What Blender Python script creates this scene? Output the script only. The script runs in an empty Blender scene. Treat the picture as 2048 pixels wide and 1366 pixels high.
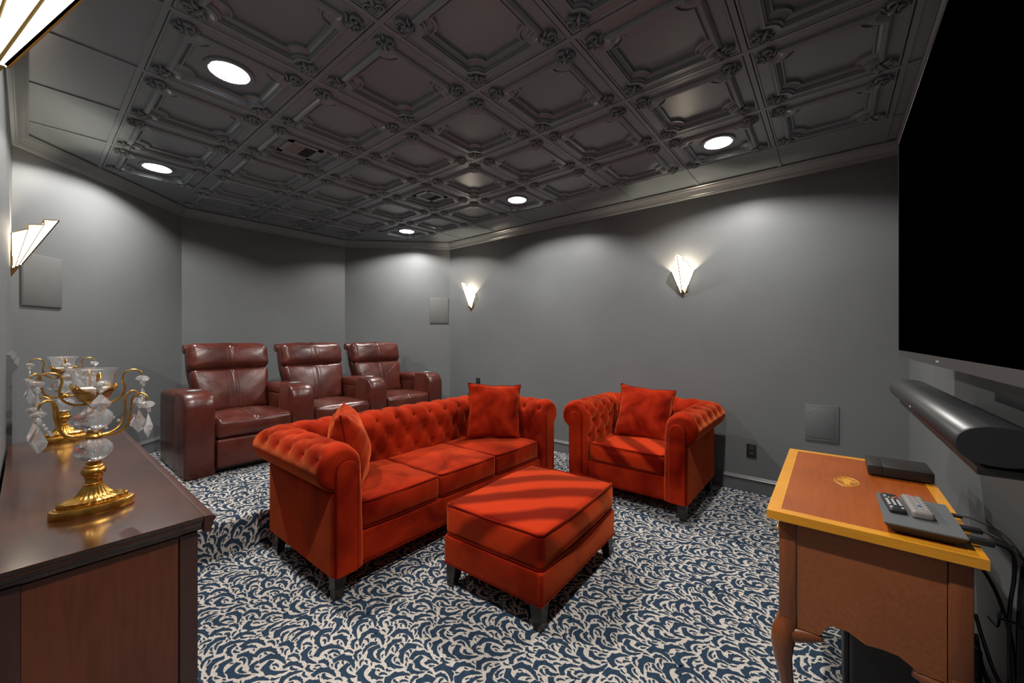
import bpy, math, random
import numpy as np
from mathutils import Vector, Matrix

# ------------------------------------------------------------------ camera / world / light
scene = bpy.context.scene
col = scene.collection
PI = math.pi
R = math.radians
CAM_H = 1.30
cam_data = bpy.data.cameras.new('camera')
cam_data.sensor_width = 36.0
cam_data.lens = 36.0 * 787.0 / 2048.0
cam_data.shift_y = -4.7 / 2048.0
cam_data.clip_start = 0.01
cam_data.clip_end = 60
cam = bpy.data.objects.new('camera', cam_data)
col.objects.link(cam)
cam.location = (0, 0, CAM_H)
cam.rotation_euler = (PI / 2, 0, -R(50.92))
scene.camera = cam

world = bpy.data.worlds.new('world')
scene.world = world
world.use_nodes = True
world.node_tree.nodes['Background'].inputs[0].default_value = (0.5, 0.5, 0.52, 1)
world.node_tree.nodes['Background'].inputs[1].default_value = 0.02
DOWNLIGHT_W = 36.0        # each recessed ceiling lamp
SCONCE_BULB_W = 17.0       # bulb inside each wall sconce
SCONCE_GLASS = 8.0       # glow of the frosted sconce panes
scene.view_settings.view_transform = 'Standard'
scene.view_settings.look = 'None'
scene.view_settings.exposure = 0.16
scene.view_settings.gamma = 1.0
scene.view_settings.use_curve_mapping = False
scene.cycles.max_bounces = 10
scene.cycles.diffuse_bounces = 5
scene.cycles.transmission_bounces = 10
scene.cycles.sample_clamp_indirect = 6.0
scene.cycles.use_denoising = True

# ------------------------------------------------------------------ helpers
class MB:
    """collects vertices and faces; build() links them as one mesh object"""
    def __init__(self):
        self.v = []; self.f = []
    def add(self, verts, faces, m=None):
        o = len(self.v)
        if m is not None:
            verts = [m @ Vector(p) for p in verts]
        self.v.extend([tuple(p) for p in verts])
        self.f.extend([tuple(i + o for i in f) for f in faces])
        return self
    def box(self, lo, hi, m=None):
        x0, y0, z0 = lo; x1, y1, z1 = hi
        v = [(x0,y0,z0),(x1,y0,z0),(x1,y1,z0),(x0,y1,z0),(x0,y0,z1),(x1,y0,z1),(x1,y1,z1),(x0,y1,z1)]
        f = [(0,3,2,1),(4,5,6,7),(0,1,5,4),(1,2,6,5),(2,3,7,6),(3,0,4,7)]
        return self.add(v, f, m)
    def frustum(self, c0, s0, c1, s1):
        """box tapering from a bottom rectangle (centre c0, half sizes s0) to a top one"""
        v = []
        for c, s in ((c0, s0), (c1, s1)):
            for a, b in ((-1,-1),(1,-1),(1,1),(-1,1)):
                v.append((c[0]+a*s[0], c[1]+b*s[1], c[2]))
        return self.add(v, [(0,3,2,1),(4,5,6,7),(0,1,5,4),(1,2,6,5),(2,3,7,6),(3,0,4,7)])
    def rbox(self, c, size, r, mid=(1,1,1), k=3, bulge=(0,0,0), fn=None, m=None):
        """box with rounded edges, optional crowned faces"""
        h = [s / 2.0 for s in size]
        ax = []
        for a in range(3):
            rr = min(r, h[a] * 0.999)
            inner = h[a] - rr
            side = [inner + rr * math.tan(PI / 4 * i / k) for i in range(k + 1)]
            if inner < 1e-6:
                mids = []
                coords = [-s for s in reversed(side)] + side[1:]
            else:
                n = mid[a]
                mids = [-inner + 2 * inner * i / n for i in range(1, n)]
                coords = [-s for s in reversed(side)] + mids + side
            ax.append(coords)
        N = [len(a) for a in ax]
        idx = {}; verts = []; faces = []
        def vid(i, j, l):
            key = (i, j, l)
            if key in idx: return idx[key]
            p = [ax[0][i], ax[1][j], ax[2][l]]
            q = [max(-(h[a]-min(r,h[a]*.999)), min(h[a]-min(r,h[a]*.999), p[a])) for a in range(3)]
            d = [p[a]-q[a] for a in range(3)]
            L = math.sqrt(sum(x*x for x in d))
            if L > 1e-9:
                p = [q[a] + d[a] / L * min(r, min(h)) for a in range(3)] if r <= min(h) else [q[a] + d[a]/L*r for a in range(3)]
            u = [p[a] / h[a] for a in range(3)]
            o = list(p)
            for a in range(3):
                if bulge[a]:
                    b, cc = [x for x in range(3) if x != a]
                    o[a] += math.copysign(1, u[a]) * abs(u[a])**2 * bulge[a] * max(0, 1-u[b]**2) * max(0, 1-u[cc]**2)
            if fn: o = fn(o, u)
            verts.append((o[0]+c[0], o[1]+c[1], o[2]+c[2]))
            idx[key] = len(verts) - 1
            return idx[key]
        for i in range(N[0]-1):
            for j in range(N[1]-1):
                faces.append((vid(i,j,0), vid(i,j+1,0), vid(i+1,j+1,0), vid(i+1,j,0)))
                L = N[2]-1
                faces.append((vid(i,j,L), vid(i+1,j,L), vid(i+1,j+1,L), vid(i,j+1,L)))
        for i in range(N[0]-1):
            for l in range(N[2]-1):
                faces.append((vid(i,0,l), vid(i+1,0,l), vid(i+1,0,l+1), vid(i,0,l+1)))
                J = N[1]-1
                faces.append((vid(i,J,l), vid(i,J,l+1), vid(i+1,J,l+1), vid(i+1,J,l)))
        for j in range(N[1]-1):
            for l in range(N[2]-1):
                faces.append((vid(0,j,l), vid(0,j,l+1), vid(0,j+1,l+1), vid(0,j+1,l)))
                I = N[0]-1
                faces.append((vid(I,j,l), vid(I,j+1,l), vid(I,j+1,l+1), vid(I,j,l+1)))
        return self.add(verts, faces, m)
    def tube(self, pts, rad, n=8, closed=False, caps=True, flat=1.0, m=None):
        pts = [Vector(p) for p in pts]
        K = len(pts)
        rads = rad if isinstance(rad, (list, tuple)) else [rad] * K
        tang = []
        for i in range(K):
            if closed:
                t = pts[(i+1) % K] - pts[i-1]
            else:
                t = pts[min(i+1, K-1)] - pts[max(i-1, 0)]
            tang.append(t.normalized() if t.length > 1e-9 else Vector((0,0,1)))
        up = Vector((0,0,1)) if abs(tang[0].z) < 0.9 else Vector((1,0,0))
        nrm = (up - tang[0] * up.dot(tang[0])).normalized()
        verts = []
        for i in range(K):
            t = tang[i]
            nrm = (nrm - t * nrm.dot(t))
            nrm = nrm.normalized() if nrm.length > 1e-6 else Vector((1,0,0))
            b = t.cross(nrm)
            for j in range(n):
                a = 2*PI*j/n
                verts.append(pts[i] + nrm * (math.cos(a)*rads[i]*flat) + b * (math.sin(a)*rads[i]))
        faces = []
        for i in range(K if closed else K-1):
            i2 = (i+1) % K
            for j in range(n):
                j2 = (j+1) % n
                faces.append((i*n+j, i*n+j2, i2*n+j2, i2*n+j))
        if caps and not closed:
            faces.append(tuple(reversed(range(n))))
            faces.append(tuple((K-1)*n + j for j in range(n)))
        return self.add(verts, faces, m)
    def lathe(self, prof, n=24, c=(0,0,0), sx=1.0, sy=1.0, flute=None, cap=True, m=None):
        """prof: (r, z) from bottom to top; flute(i, angle) scales the radius"""
        verts = []; faces = []
        for i, (r, z) in enumerate(prof):
            for j in range(n):
                a = 2*PI*j/n
                k = flute(i, a) if flute else 1.0
                verts.append((c[0]+r*k*sx*math.cos(a), c[1]+r*k*sy*math.sin(a), c[2]+z))
        for i in range(len(prof)-1):
            for j in range(n):
                j2 = (j+1) % n
                faces.append((i*n+j, i*n+j2, (i+1)*n+j2, (i+1)*n+j))
        if cap:
            faces.append(tuple(reversed(range(n))))
            faces.append(tuple((len(prof)-1)*n + j for j in range(n)))
        return self.add(verts, faces, m)
    def prism(self, outline, z0, z1, m=None):
        n = len(outline)
        v = [(x, y, z0) for x, y in outline] + [(x, y, z1) for x, y in outline]
        f = [tuple(reversed(range(n))), tuple(range(n, 2*n))]
        f += [(i, (i+1) % n, n+(i+1) % n, n+i) for i in range(n)]
        return self.add(v, f, m)
    def mesh(self, name, smooth=None):
        me = bpy.data.meshes.new(name)
        me.from_pydata(self.v, [], self.f)
        me.update()
        if smooth is not None:
            me.shade_smooth()
            try: me.set_sharp_from_angle(angle=R(smooth))
            except Exception: pass
        return me
    def build(self, name, mat, parent=None, smooth=35, kind=None):
        me = self.mesh(name, smooth)
        me.materials.append(mat)
        return link(name, me, parent, kind)

def link(name, me, parent=None, kind=None):
    o = bpy.data.objects.new(name, me)
    col.objects.link(o)
    if parent is not None: o.parent = parent
    if kind: o['kind'] = kind
    return o

def thing(name, label, cat, loc=(0,0,0), rz=0.0, group=None):
    o = bpy.data.objects.new(name, None)
    o.empty_display_size = 0.05
    col.objects.link(o)
    o.location = loc; o.rotation_euler = (0, 0, rz)
    tag(o, label, cat, group)
    return o

def tag(o, label, cat, group=None):
    o['label'] = label; o['category'] = cat
    if group: o['group'] = group
    return o

def struct(o, label=None):
    o['kind'] = 'structure'
    if label: o['label'] = label
    return o

def dup(o, parent=None):
    c = o.copy(); col.objects.link(c)
    if parent is not None: c.parent = parent
    for ch in list(o.children):
        dup(ch, c)
    return c

def Tm(x, y, z, rz=0.0, rx=0.0, ry=0.0):
    return Matrix.Translation((x, y, z)) @ Matrix.Rotation(rz, 4, 'Z') @ Matrix.Rotation(ry, 4, 'Y') @ Matrix.Rotation(rx, 4, 'X')

# ------------------------------------------------------------------ materials
MATS = {}
def principled(name, color, rough=0.5, metal=0.0, spec=0.5, **kw):
    m = bpy.data.materials.new(name); m.use_nodes = True
    b = m.node_tree.nodes['Principled BSDF']
    b.inputs['Base Color'].default_value = (*color, 1)
    b.inputs['Roughness'].default_value = rough
    b.inputs['Metallic'].default_value = metal
    b.inputs['Specular IOR Level'].default_value = spec
    for k, v in kw.items():
        b.inputs[k.replace('_', ' ')].default_value = v
    MATS[name] = m
    return m, m.node_tree, b

def nd(nt, typ, **kw):
    n = nt.nodes.new(typ)
    for k, v in kw.items(): setattr(n, k, v)
    return n

def coords(nt, scale=(1,1,1), kind='Object', rot=(0,0,0)):
    tc = nd(nt, 'ShaderNodeTexCoord'); mp = nd(nt, 'ShaderNodeMapping')
    mp.inputs['Scale'].default_value = scale
    mp.inputs['Rotation'].default_value = rot
    nt.links.new(tc.outputs[kind], mp.inputs['Vector'])
    return mp.outputs['Vector']

def noise(nt, vec, scale, detail=3.0, rough=0.55, dist=0.0):
    n = nd(nt, 'ShaderNodeTexNoise')
    n.inputs['Scale'].default_value = scale; n.inputs['Detail'].default_value = detail
    n.inputs['Roughness'].default_value = rough; n.inputs['Distortion'].default_value = dist
    nt.links.new(vec, n.inputs['Vector'])
    return n.outputs['Fac']

def ramp(nt, fac, stops):
    r = nd(nt, 'ShaderNodeValToRGB')
    el = r.color_ramp.elements
    while len(el) < len(stops): el.new(0.5)
    for e, (p, c) in zip(el, stops):
        e.position = p; e.color = (*c, 1) if len(c) == 3 else c
    nt.links.new(fac, r.inputs['Fac'])
    return r.outputs['Color']

def bump(nt, b, height, strength=0.2, dist=0.002):
    n = nd(nt, 'ShaderNodeBump')
    n.inputs['Strength'].default_value = strength; n.inputs['Distance'].default_value = dist
    nt.links.new(height, n.inputs['Height'])
    nt.links.new(n.outputs['Normal'], b.inputs['Normal'])

def paint(name, color, rough, spec=0.4):
    m, nt, b = principled(name, color, rough, spec=spec)
    v = coords(nt)
    f = noise(nt, v, 2.2, 4)
    c = ramp(nt, f, [(0.3, tuple(x*0.95 for x in color)), (0.7, tuple(x*1.05 for x in color))])
    nt.links.new(c, b.inputs['Base Color'])
    bump(nt, b, noise(nt, v, 260, 2), 0.05, 0.001)
    return m
wall_paint = paint('wall_paint', (0.124, 0.130, 0.134), 0.42, 0.35)
ceil_paint = paint('ceiling_paint', (0.172, 0.204, 0.220), 0.27, 0.5)
trim_paint = paint('trim_paint', (0.105, 0.108, 0.112), 0.24, 0.5)
crown_paint = paint('crown_paint', (0.170, 0.188, 0.198), 0.28, 0.5)
grid_paint = paint('grid_paint', (0.176, 0.208, 0.224), 0.27, 0.5)

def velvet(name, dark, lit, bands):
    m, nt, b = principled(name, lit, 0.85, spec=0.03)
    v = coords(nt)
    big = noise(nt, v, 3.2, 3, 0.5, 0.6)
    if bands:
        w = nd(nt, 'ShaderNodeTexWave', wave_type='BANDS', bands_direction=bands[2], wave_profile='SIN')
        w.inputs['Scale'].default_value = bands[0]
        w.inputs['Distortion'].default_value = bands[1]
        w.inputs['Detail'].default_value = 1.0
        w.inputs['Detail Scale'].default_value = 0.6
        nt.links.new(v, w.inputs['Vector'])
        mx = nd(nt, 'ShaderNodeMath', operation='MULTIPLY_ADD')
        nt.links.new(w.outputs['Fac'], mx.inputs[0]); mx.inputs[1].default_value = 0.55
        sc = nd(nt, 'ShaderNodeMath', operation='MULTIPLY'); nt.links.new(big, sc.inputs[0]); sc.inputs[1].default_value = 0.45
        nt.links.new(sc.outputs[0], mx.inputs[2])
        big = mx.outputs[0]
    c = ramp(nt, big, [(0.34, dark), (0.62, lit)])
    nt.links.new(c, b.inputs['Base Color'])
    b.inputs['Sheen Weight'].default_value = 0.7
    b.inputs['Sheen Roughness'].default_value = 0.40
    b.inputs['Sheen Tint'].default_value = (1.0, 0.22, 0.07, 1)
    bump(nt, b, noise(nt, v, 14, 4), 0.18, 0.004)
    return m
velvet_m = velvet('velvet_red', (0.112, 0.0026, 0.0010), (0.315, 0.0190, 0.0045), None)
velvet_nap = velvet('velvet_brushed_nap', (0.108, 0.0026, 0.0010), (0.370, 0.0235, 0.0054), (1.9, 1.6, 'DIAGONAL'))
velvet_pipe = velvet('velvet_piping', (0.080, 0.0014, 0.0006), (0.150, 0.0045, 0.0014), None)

def leather(name, c0, c1):
    m, nt, b = principled(name, c1, 0.34, spec=0.5)
    v = coords(nt)
    c = ramp(nt, noise(nt, v, 4.5, 4), [(0.3, c0), (0.7, c1)])
    nt.links.new(c, b.inputs['Base Color'])
    rr = nd(nt, 'ShaderNodeMapRange')
    rr.inputs['To Min'].default_value = 0.22; rr.inputs['To Max'].default_value = 0.40
    nt.links.new(noise(nt, v, 9, 3), rr.inputs['Value'])
    nt.links.new(rr.outputs[0], b.inputs['Roughness'])
    add = nd(nt, 'ShaderNodeMath', operation='ADD')
    nt.links.new(noise(nt, v, 7, 3, 0.5, 1.2), add.inputs[0]); 
    fine = nd(nt, 'ShaderNodeMath', operation='MULTIPLY'); fine.inputs[1].default_value = 0.12
    nt.links.new(noise(nt, v, 220, 2), fine.inputs[0]); nt.links.new(fine.outputs[0], add.inputs[1])
    bump(nt, b, add.outputs[0], 0.25, 0.008)
    return m
leather_m = leather('leather_burgundy', (0.046, 0.0095, 0.0065), (0.098, 0.0200, 0.0125))
leather_seam = leather('leather_seam', (0.13, 0.045, 0.035), (0.17, 0.060, 0.048))

def wood(name, c0, c1, rough, axis='X', scale=6.0, coat=0.0):
    m, nt, b = principled(name, c1, rough, spec=0.5)
    st = {'X': (1.2, 14, 14), 'Y': (14, 1.2, 14), 'Z': (14, 14, 1.2)}[axis]
    v = coords(nt, st)
    g = noise(nt, v, scale, 5, 0.6, 0.4)
    v2 = coords(nt)
    g2 = noise(nt, v2, 2.6, 3)
    mx = nd(nt, 'ShaderNodeMath', operation='MULTIPLY_ADD'); mx.inputs[1].default_value = 0.45
    nt.links.new(g, mx.inputs[0])
    hf = nd(nt, 'ShaderNodeMath', operation='MULTIPLY'); hf.inputs[1].default_value = 0.55
    nt.links.new(g2, hf.inputs[0]); nt.links.new(hf.outputs[0], mx.inputs[2])
    c = ramp(nt, mx.outputs[0], [(0.32, c0), (0.66, c1)])
    nt.links.new(c, b.inputs['Base Color'])
    if coat:
        b.inputs['Coat Weight'].default_value = coat
        b.inputs['Coat Roughness'].default_value = 0.12
    bump(nt, b, g, 0.02, 0.0005)
    return m
wood_dresser = wood('mahogany_dark', (0.075, 0.016, 0.007), (0.165, 0.040, 0.014), 0.32, 'Z', coat=0.25)
wood_top = wood('mahogany_worn_top', (0.022, 0.007, 0.0045), (0.070, 0.020, 0.009), 0.20, 'Y', coat=0.5)
wood_edge = wood('mahogany_edge', (0.035, 0.012, 0.009), (0.070, 0.024, 0.017), 0.30, 'Y', coat=0.3)
wood_brown = wood('walnut_side', (0.190, 0.056, 0.018), (0.320, 0.098, 0.030), 0.36, 'X')
wood_post = wood('walnut_post', (0.140, 0.040, 0.014), (0.230, 0.068, 0.022), 0.34, 'Z')
wood_leg = wood('cherry_leg', (0.120, 0.032, 0.010), (0.200, 0.058, 0.017), 0.25, 'Z', coat=0.4)
wood_table = wood('mahogany_table_top', (0.230, 0.046, 0.004), (0.370, 0.085, 0.008), 0.32, 'X', coat=0.08)
wood_band = wood('satinwood_band', (0.560, 0.210, 0.012), (0.760, 0.340, 0.022), 0.28, 'Y', 9.0, coat=0.4)
wood_inlay = wood('satinwood_inlay', (0.600, 0.250, 0.015), (0.800, 0.400, 0.030), 0.28, 'X', 9.0, coat=0.4)
wood_inlay_dark = wood('inlay_ground', (0.330, 0.110, 0.010), (0.430, 0.160, 0.014), 0.28, 'X', 9.0, coat=0.4)
leg_black = wood('espresso_leg', (0.010, 0.008, 0.008), (0.022, 0.018, 0.017), 0.30, 'Z')

m_, nt_, b_ = principled('antique_gold', (0.62, 0.33, 0.07), 0.30, metal=1.0)
v_ = coords(nt_)
nt_.links.new(ramp(nt_, noise(nt_, v_, 40, 4), [(0.25, (0.34, 0.15, 0.025)), (0.6, (0.72, 0.40, 0.09))]), b_.inputs['Base Color'])
gold = m_
brass, _, _ = principled('sconce_brass', (0.42, 0.28, 0.10), 0.35, metal=1.0)
steel, _, _ = principled('cup_steel', (0.80, 0.80, 0.80), 0.38, metal=1.0)
screw_m, _, _ = principled('screw_steel', (0.35, 0.35, 0.35), 0.35, metal=1.0)
crystal, _, _ = principled('crystal', (1.0, 1.0, 1.0), 0.04, Transmission_Weight=0.86, IOR=1.42)
glass, _, _ = principled('clear_glass', (1.0, 1.0, 1.0), 0.06, Transmission_Weight=0.94, IOR=1.18)
wax, _, _ = principled('candle_wax', (0.82, 0.76, 0.68), 0.5, Subsurface_Weight=0.2)

def plastic(name, c, rough, spec=0.5):
    m, nt, b = principled(name, c, rough, spec=spec)
    bump(nt, b, noise(nt, coords(nt), 420, 2), 0.05, 0.0006)
    return m
black_plastic = plastic('black_plastic', (0.012, 0.012, 0.013), 0.35)
black_matte = plastic('black_matte', (0.014, 0.015, 0.016), 0.55)
soundbar_m = plastic('soundbar_grille', (0.016, 0.017, 0.018), 0.38)
shelf_m = plastic('shelf_grey', (0.030, 0.030, 0.030), 0.45)
player_m = plastic('player_black', (0.014, 0.011, 0.010), 0.40)
player_m2 = plastic('player_front', (0.024, 0.020, 0.018), 0.40)
box_grey = plastic('set_top_grey', (0.115, 0.120, 0.125), 0.38)
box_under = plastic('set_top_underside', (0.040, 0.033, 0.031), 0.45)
remote_grey = plastic('remote_grey', (0.210, 0.195, 0.180), 0.42)
remote_black = plastic('remote_black', (0.014, 0.016, 0.019), 0.40)
key_white = plastic('key_white', (0.55, 0.55, 0.55), 0.45)
key_grey = plastic('key_grey', (0.30, 0.29, 0.28), 0.45)
key_red = plastic('key_red', (0.55, 0.05, 0.04), 0.45)
key_blue = plastic('key_blue', (0.05, 0.16, 0.45), 0.45)
key_yellow = plastic('key_yellow', (0.60, 0.45, 0.06), 0.45)
cable_m = plastic('cable_black', (0.010, 0.010, 0.011), 0.42)
bezel_m = plastic('bezel_grey', (0.045, 0.042, 0.040), 0.40)
logo_m = plastic('logo_light', (0.45, 0.45, 0.45), 0.4)
vent_m = plastic('vent_dark', (0.045, 0.047, 0.048), 0.6)
screen_m, _, _ = principled('screen_off', (0.0001, 0.0001, 0.0001), 0.9, spec=0.0)
speaker_m = paint('speaker_grille', (0.112, 0.113, 0.112), 0.6, 0.2)
plate_m = paint('plate_painted', (0.108, 0.113, 0.117), 0.42, 0.35)

def emitter(name, color, strength):
    m = bpy.data.materials.new(name); m.use_nodes = True
    nt = m.node_tree
    for n in list(nt.nodes): nt.nodes.remove(n)
    e = nd(nt, 'ShaderNodeEmission'); o = nd(nt, 'ShaderNodeOutputMaterial')
    e.inputs[0].default_value = (*color, 1); e.inputs[1].default_value = strength
    nt.links.new(e.outputs[0], o.inputs[0])
    return m
lens_m = emitter('downlight_lens', (1.0, 0.97, 0.92), 14.0)
pane_m = emitter('sconce_pane', (1.0, 0.86, 0.66), SCONCE_GLASS)
can_m, _, _ = principled('can_white', (0.30, 0.30, 0.30), 0.4)

# carpet ground (heathered beige) and navy pile
m_, nt_, b_ = principled('carpet_beige', (0.36, 0.31, 0.27), 0.95, spec=0.1)
v_ = coords(nt_)
nt_.links.new(ramp(nt_, noise(nt_, v_, 190, 2, 0.7), [(0.32, (0.30, 0.275, 0.25)), (0.62, (0.62, 0.565, 0.51))]), b_.inputs['Base Color'])
bump(nt_, b_, noise(nt_, v_, 210, 2), 0.8, 0.006)
carpet_beige = m_
m_, nt_, b_ = principled('carpet_navy', (0.012, 0.032, 0.075), 0.95, spec=0.1)
v_ = coords(nt_)
nt_.links.new(ramp(nt_, noise(nt_, v_, 170, 2, 0.7), [(0.30, (0.012, 0.024, 0.044)), (0.66, (0.030, 0.055, 0.090))]), b_.inputs['Base Color'])
bump(nt_, b_, noise(nt_, v_, 210, 2), 0.8, 0.006)
carpet_navy = m_

# ------------------------------------------------------------------ room shell
XL, XR, YF, YB = -0.065, 3.88, -0.42, 5.355
ZC = CAM_H + 1.3885            # ceiling plane 2.6885
Y_STEP, Z_STEP = 2.82, 0.21     # riser of the recliner platform
ROOM = [(XL, YF), (XR, YF), (XR, 4.313), (2.838, YB), (1.033, YB), (XL, 4.257)]
NAMES = ['front', 'right', 'back_right', 'back', 'back_left', 'left']
NP = len(ROOM)

def offset_room(d):
    """room outline moved inward by d (mitred corners)"""
    out = []
    for i in range(NP):
        p0, p1, p2 = [Vector((*ROOM[(i+k) % NP], 0)) for k in (-1, 0, 1)]
        d1 = (p1-p0).normalized(); d2 = (p2-p1).normalized()
        n1 = Vector((-d1.y, d1.x, 0)); n2 = Vector((-d2.y, d2.x, 0))
        b = (n1+n2); b = b / b.dot(n1)
        q = p1 + b*d
        out.append((q.x, q.y))
    return out

outer = offset_room(-0.10)
WALL_LABEL = {'front': 'dark grey painted wall behind the television', 'right': 'long grey painted wall with two sconces and a baseboard outlet',
              'back_right': 'angled grey wall with a flush speaker near the right sconce', 'back': 'grey painted wall behind the leather recliners',
              'back_left': 'angled grey wall with a flush speaker near the left sconce', 'left': 'grey painted wall beside the dark dresser'}
for i, nme in enumerate(NAMES):
    j = (i+1) % NP
    w = MB().prism([ROOM[i], ROOM[j], outer[j], outer[i]][::-1], -0.02, ZC + 0.12)
    o = w.build('wall_' + nme, wall_paint, smooth=None)
    struct(o, WALL_LABEL[nme])

def strip(profile, name, mat, lab, z0, seg):
    """moulding along one wall: profile of (projection, z); mitred at both corners"""
    rings = [offset_room(p) for p, _ in profile]
    i, j = seg, (seg+1) % NP
    mb = MB(); n = len(profile)
    v = [(rings[k][i][0], rings[k][i][1], z0+profile[k][1]) for k in range(n)] + [(rings[k][j][0], rings[k][j][1], z0+profile[k][1]) for k in range(n)]
    f = [(k, (k+1) % n, n+(k+1) % n, n+k) for k in range(n)]
    f += [tuple(range(n)), tuple(reversed(range(n, 2*n)))]
    mb.add(v, f)
    o = mb.build(name, mat, smooth=25)
    struct(o, lab)
    return o

crown = [(-0.001, 0.0), (0.070, 0.0), (0.070, -0.010), (0.062, -0.016), (0.060, -0.022), (0.052, -0.030), (0.042, -0.038), (0.034, -0.048),
         (0.028, -0.058), (0.024, -0.062), (0.024, -0.068), (0.018, -0.072), (0.016, -0.080), (0.008, -0.085), (0.0, -0.088), (-0.001, -0.088)]
for k in range(NP):
    strip(crown, 'trim_%d' % (k+1), crown_paint, 'grey crown moulding under the ceiling on the %s wall' % NAMES[k].replace('_', ' '), ZC, k)
base = [(-0.001, 0.0), (0.018, 0.0), (0.018, 0.098), (0.016, 0.100), (0.016, 0.103), (0.024, 0.106), (0.026, 0.112), (0.022, 0.119), (0.012, 0.124),
        (0.010, 0.130), (0.007, 0.134), (0.0, 0.136), (-0.001, 0.136)]
for k, nme in enumerate(NAMES):
    z0 = 0.0
    if nme in ('back', 'back_left', 'back_right'): z0 = Z_STEP
    strip(base, 'baseboard_' + nme, trim_paint, 'dark grey baseboard along the %s wall' % nme.replace('_', ' '), z0, k)
for nme, x0, x1 in (('right_platform', XR-0.022, XR+0.0), ('left_platform', XL, XL+0.022)):
    mb = MB()
    mb.box((x0, Y_STEP+0.01, Z_STEP), (x1, 4.27, Z_STEP+0.11))
    s = 1 if 'left' in nme else -1
    xa = x0 if s > 0 else x1
    mb.tube([(xa+s*0.018, Y_STEP+0.01, Z_STEP+0.115), (xa+s*0.018, 4.27, Z_STEP+0.115)], 0.006)
    struct(mb.build('baseboard_' + nme, trim_paint), 'dark grey baseboard above the raised platform')

# floor, platform with rounded nose, ceiling slab
low = [p for p in ROOM]
fl = MB().prism([(XL-0.1, YF-0.1), (XR+0.1, YF-0.1), (XR+0.1, Y_STEP+0.05), (XL-0.1, Y_STEP+0.05)], -0.05, 0.0)
floor = struct(fl.build('floor', carpet_beige, smooth=None), 'navy scroll patterned carpet on the lower floor')
pl = MB()
nose = [(Y_STEP, -0.01), (Y_STEP, Z_STEP-0.03)]
for k in range(1, 6):
    a = PI - PI/2*k/5
    nose.append((Y_STEP+0.03+0.03*math.cos(a), Z_STEP-0.03+0.03*math.sin(a)))
nose += [(YB+0.1, Z_STEP), (YB+0.1, -0.01)]
n = len(nose)
pl.add([(XL-0.0, y, z) for y, z in nose] + [(XR+0.0, y, z) for y, z in nose],
       [tuple(range(n)), tuple(reversed(range(n, 2*n)))] + [(k, n+k, n+(k+1) % n, (k+1) % n) for k in range(n)])
platform = struct(pl.build('floor_platform', carpet_beige, smooth=50), 'carpeted raised platform carrying the leather recliners')
ce = MB().prism(outer, ZC+0.07, ZC+0.12)
ceiling = struct(ce.build('ceiling', vent_m, smooth=None), 'dark grey coffered tile ceiling')

# ---- carpet pattern: acanthus scroll leaves packed on a repeating cell, laid as flat pile
rng = random.Random(7)
CELL = 0.62; NG = 310
occ = np.zeros((NG, NG), bool)
def leaf_strip(x, y, th, L, W, curl, K=15):
    pts = []; wl = []; wr = []
    cx, cy, h = x, y, th
    ds = L / (K-1)
    for k in range(K):
        t = k/(K-1)
        pts.append((cx, cy, h))
        prof = (0.08+0.92*t**0.60)*(1-max(0, (t-0.62)/0.38)**2.6)**0.5
        if k == 0: prof = 0.02
        ser = 1.0 + (0.34 if k % 3 == 1 else -0.16 if k % 3 == 0 else 0.02)*(1 if 1 < k < K-1 else 0)
        wo = W*prof*0.66*ser; wi = W*prof*0.34
        if curl > 0: wl.append(wi); wr.append(wo)
        else: wl.append(wo); wr.append(wi)
        h += curl * (0.10 + 2.6*t**1.6) * ds / L
        cx += math.cos(h)*ds; cy += math.sin(h)*ds
    return pts, wl, wr
def strip_edges(pts, wl, wr, g=0.0):
    out = []
    for (x, y, h), a, b in zip(pts, wl, wr):
        nx, ny = -math.sin(h), math.cos(h)
        out.append(((x+nx*(a+g), y+ny*(a+g)), (x-nx*(b+g), y-ny*(b+g))))
    return out
def raster(edges, m=9):
    A = np.array(edges)
    L0 = A[:-1]; L1 = A[1:]
    ts = np.linspace(0, 1, 5)[None, :, None, None]
    mid = L0[:, None]*(1-ts) + L1[:, None]*ts
    mid = mid.reshape(-1, 2, 2)
    us = np.linspace(0, 1, m)[None, :, None]
    P = mid[:, :1]*(1-us) + mid[:, 1:]*us
    P = P.reshape(-1, 2)
    return (np.floor(P/CELL*NG).astype(int)) % NG
leaves = []
plan = [(0.130, 0.036, 160, 2.7), (0.108, 0.032, 500, 2.5), (0.086, 0.027, 1200, 2.3), (0.068, 0.0225, 2400, 2.0), (0.052, 0.0180, 4000, 1.8),
        (0.038, 0.0140, 5600, 1.5), (0.027, 0.0110, 7000, 1.2), (0.018, 0.0085, 6000, 0.8)]
for L, W, tries, cu in plan:
    for _ in range(tries):
        x, y = rng.random()*CELL, rng.random()*CELL
        sgn = 1 if rng.random() < 0.5 else -1
        flow = PI*0.5 + 0.6*math.sin(2*PI*(x+0.5*y)/CELL) + 0.4*math.sin(4*PI*y/CELL)
        th = flow - sgn*rng.uniform(-0.5, 0.7)
        l = L*rng.uniform(0.9, 1.1)
        st = leaf_strip(x, y, th, l, W*rng.uniform(0.84, 1.02), sgn*cu*rng.uniform(0.8, 1.15))
        r = raster(strip_edges(*st, g=0.0032))
        if occ[r[:, 0], r[:, 1]].mean() < 0.02:
            r2 = raster(strip_edges(*st))
            occ[r2[:, 0], r2[:, 1]] = True
            leaves.append(st)

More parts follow.
